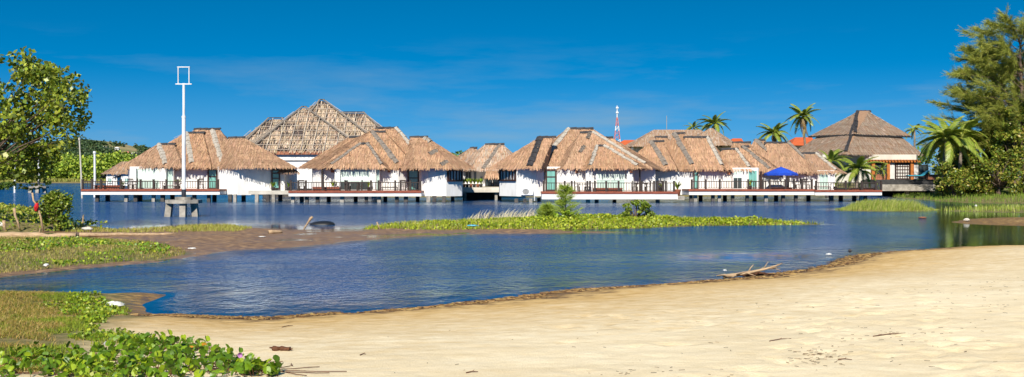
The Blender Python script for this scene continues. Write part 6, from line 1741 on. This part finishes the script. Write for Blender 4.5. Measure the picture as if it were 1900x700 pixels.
p_ = onwater(3, 420, .2); crumple('plastic_bag', 'white bag behind the stubby brown stake at the left edge', 'bag', p_, 6 * p_.y / F, .12, .14, 'plastic_white', 13, LG)
p_ = onwater(1811, 384, .1); crumple('plastic_bag', 'tiny white scrap in the channel before the right bank', 'litter', p_, 2.2 * p_.y / F, .08, .12, 'plastic_white', 14, LG)
p_ = onwater(161, 427, .1); crumple('stone', 'pale rounded stone by the thin stake on the left bank', 'stone', p_, 11 * p_.y / F, .14, .10, 'stone_pale', 15)
p_ = onwater(1577, 468, .05); crumple('stone', 'small dark stone in the shallows by the sand point', 'stone', p_, 3.5 * p_.y / F, .06, .07, 'pot_dark', 16)
p_ = ground_pt(199, 641); crumple('stone', 'fist sized grey stone at the top of the morning glory mat', 'stone', p_, 7 * p_.y / F, .035, .035, 'metal_grey', 17)
p_ = onwater(1794, 410, .08); crumple('stone', 'pale stone at the tip of the right sand bar', 'stone', p_, 6 * p_.y / F, .1, .10, 'stone_pale', 18)
p_ = onwater(1711, 405, .0); crumple('driftwood_chunk', 'reddish chunk of wood floating in the right channel', 'driftwood', p_, 8 * p_.y / F, .1, .06, 'fascia_wood', 19)

# drift line and scattered debris on the sand
def debris(name, label, P, n, ln, wd, pal, flat=0.01):
    rg = np.random.default_rng(len(P) * 7 + n)
    a = rg.uniform(0, 6.28, n); a = np.where(rg.random(n) < .6, rg.normal(0, .35, n), a)
    d = np.stack([np.cos(a), np.sin(a), rg.normal(0, .06, n)], 1) * (ln * rg.uniform(.3, 1.5, n))[:, None] * .5
    s = np.stack([-np.sin(a), np.cos(a), np.zeros(n)], 1) * (wd * rg.uniform(.5, 1.4, n))[:, None] * .5
    up = np.zeros((n, 3)); up[:, 2] = wd * .6
    c = P + np.array([0, 0, flat])
    V = np.stack([c - d - s, c - d + s, c - d + up, c + d - s, c + d + s, c + d + up], 1).reshape(-1, 3)
    b = np.arange(n)[:, None] * 6
    Fq = np.concatenate([b + np.array([[0, 3, 5, 2]]), b + np.array([[4, 1, 2, 5]]), b + np.array([[0, 1, 4, 3]])], 0)
    C = np.repeat(pick_cols(n, pal, None, .25, rg), 6, 0)
    return tag(np_obj(name, V, Fq, M['straw_debris'], None, C), label, 'debris', kind='stuff')
M['straw_debris'] = tint_mat('straw_debris', rough=.9, spec=.15)
edge = np.array([onwater(x, y)[:2] for x, y in [(1690, 466), (1600, 472), (1545, 491), (1440, 508), (1380, 517), (1250, 527), (1060, 539), (940, 556), (800, 570), (640, 581), (480, 592), (400, 588), (320, 590)]])
rg = np.random.default_rng(31); seg = rg.integers(0, len(edge) - 1, 6000); tt = rg.random(6000)[:, None]
e = edge[seg] * (1 - tt) + edge[seg + 1] * tt; e = e + np.stack([rg.normal(0, .3, 6000), -np.abs(rg.normal(.1, .45, 6000))], 1)
ez = land(e[:, 0], e[:, 1])[0]; k = (ez > -.01) & (ez < .12) & (vnoise(e[:, 0], e[:, 1], 1.3, 77) > -.12)
debris('drift_line', 'brown drift line of weed and twigs along the beach edge', np.column_stack([e, np.maximum(ez, 0)])[k], int(k.sum()), .10, .02, [(0.09, 0.05, 0.025), (0.15, 0.085, 0.035), (0.24, 0.15, 0.06), (0.05, 0.03, 0.02), (0.30, 0.2, .08)])
ZB = near_poly([(560, 600), (1000, 575), (1500, 530), (1900, 500), (2000, 520), (2000, 705), (560, 705)], .6)
q = scatter(ZB, 300, 0); xp = q[:, 0] / q[:, 1] * F + 950; q = q[rg.random(len(q)) < np.interp(xp, [560, 1000, 1500, 1900], [.12, .22, .8, 1.0])]
cl = np.array([ground_pt(x, y) for x, y in [(1520 + rg.normal(0, 26), 662 + rg.normal(0, 8)) for _ in range(70)] + [(1640 + rg.normal(0, 60), 622 + rg.normal(0, 7)) for _ in range(30)] + [(1190 + rg.normal(0, 40), 690 + rg.normal(0, 4)) for _ in range(14)]])
q = np.vstack([q, cl]); debris('sand_debris', 'scattered dark twigs and bits on the dry sand', q, len(q), .04, .006, [(0.07, 0.045, 0.025), (0.13, 0.08, 0.04), (0.2, 0.13, 0.07)], .004)
for (x, y, dx, dy, lab) in ((523, 608, 20, -3, 'thin dark twig on the sand near the water edge'), (668, 660, 11, -2, 'short reddish twig on the pale sand'), (865, 693, 22, -2, 'thin brown twig at the bottom edge of the sand'), (1620, 625, 60, -6, 'long thin twig on the sand at the right'), (1428, 634, 40, -5, 'slender grey twig in the middle of the sand'), (1555, 668, 26, 1, 'dark twig beside the patch of plant litter')):
    a, b = ground_pt(x, y), ground_pt(x + dx, y + dy); t_ = thing('twig', lab, 'twig', a, 'twigs on the sand')
    m_ = a.lerp(b, .5) + Vector((0, .01, .012)); MB().tube([a + Vector((0, 0, .006)), m_, b + Vector((0, 0, .006))], [.006, .005, .003], 6).build('stem', M['brown_wood'], t_)
    MB().tube([m_, m_ + Vector((.02, .015, .012))], [.003, .0015], 5).build('side_twig', M['brown_wood'], t_)
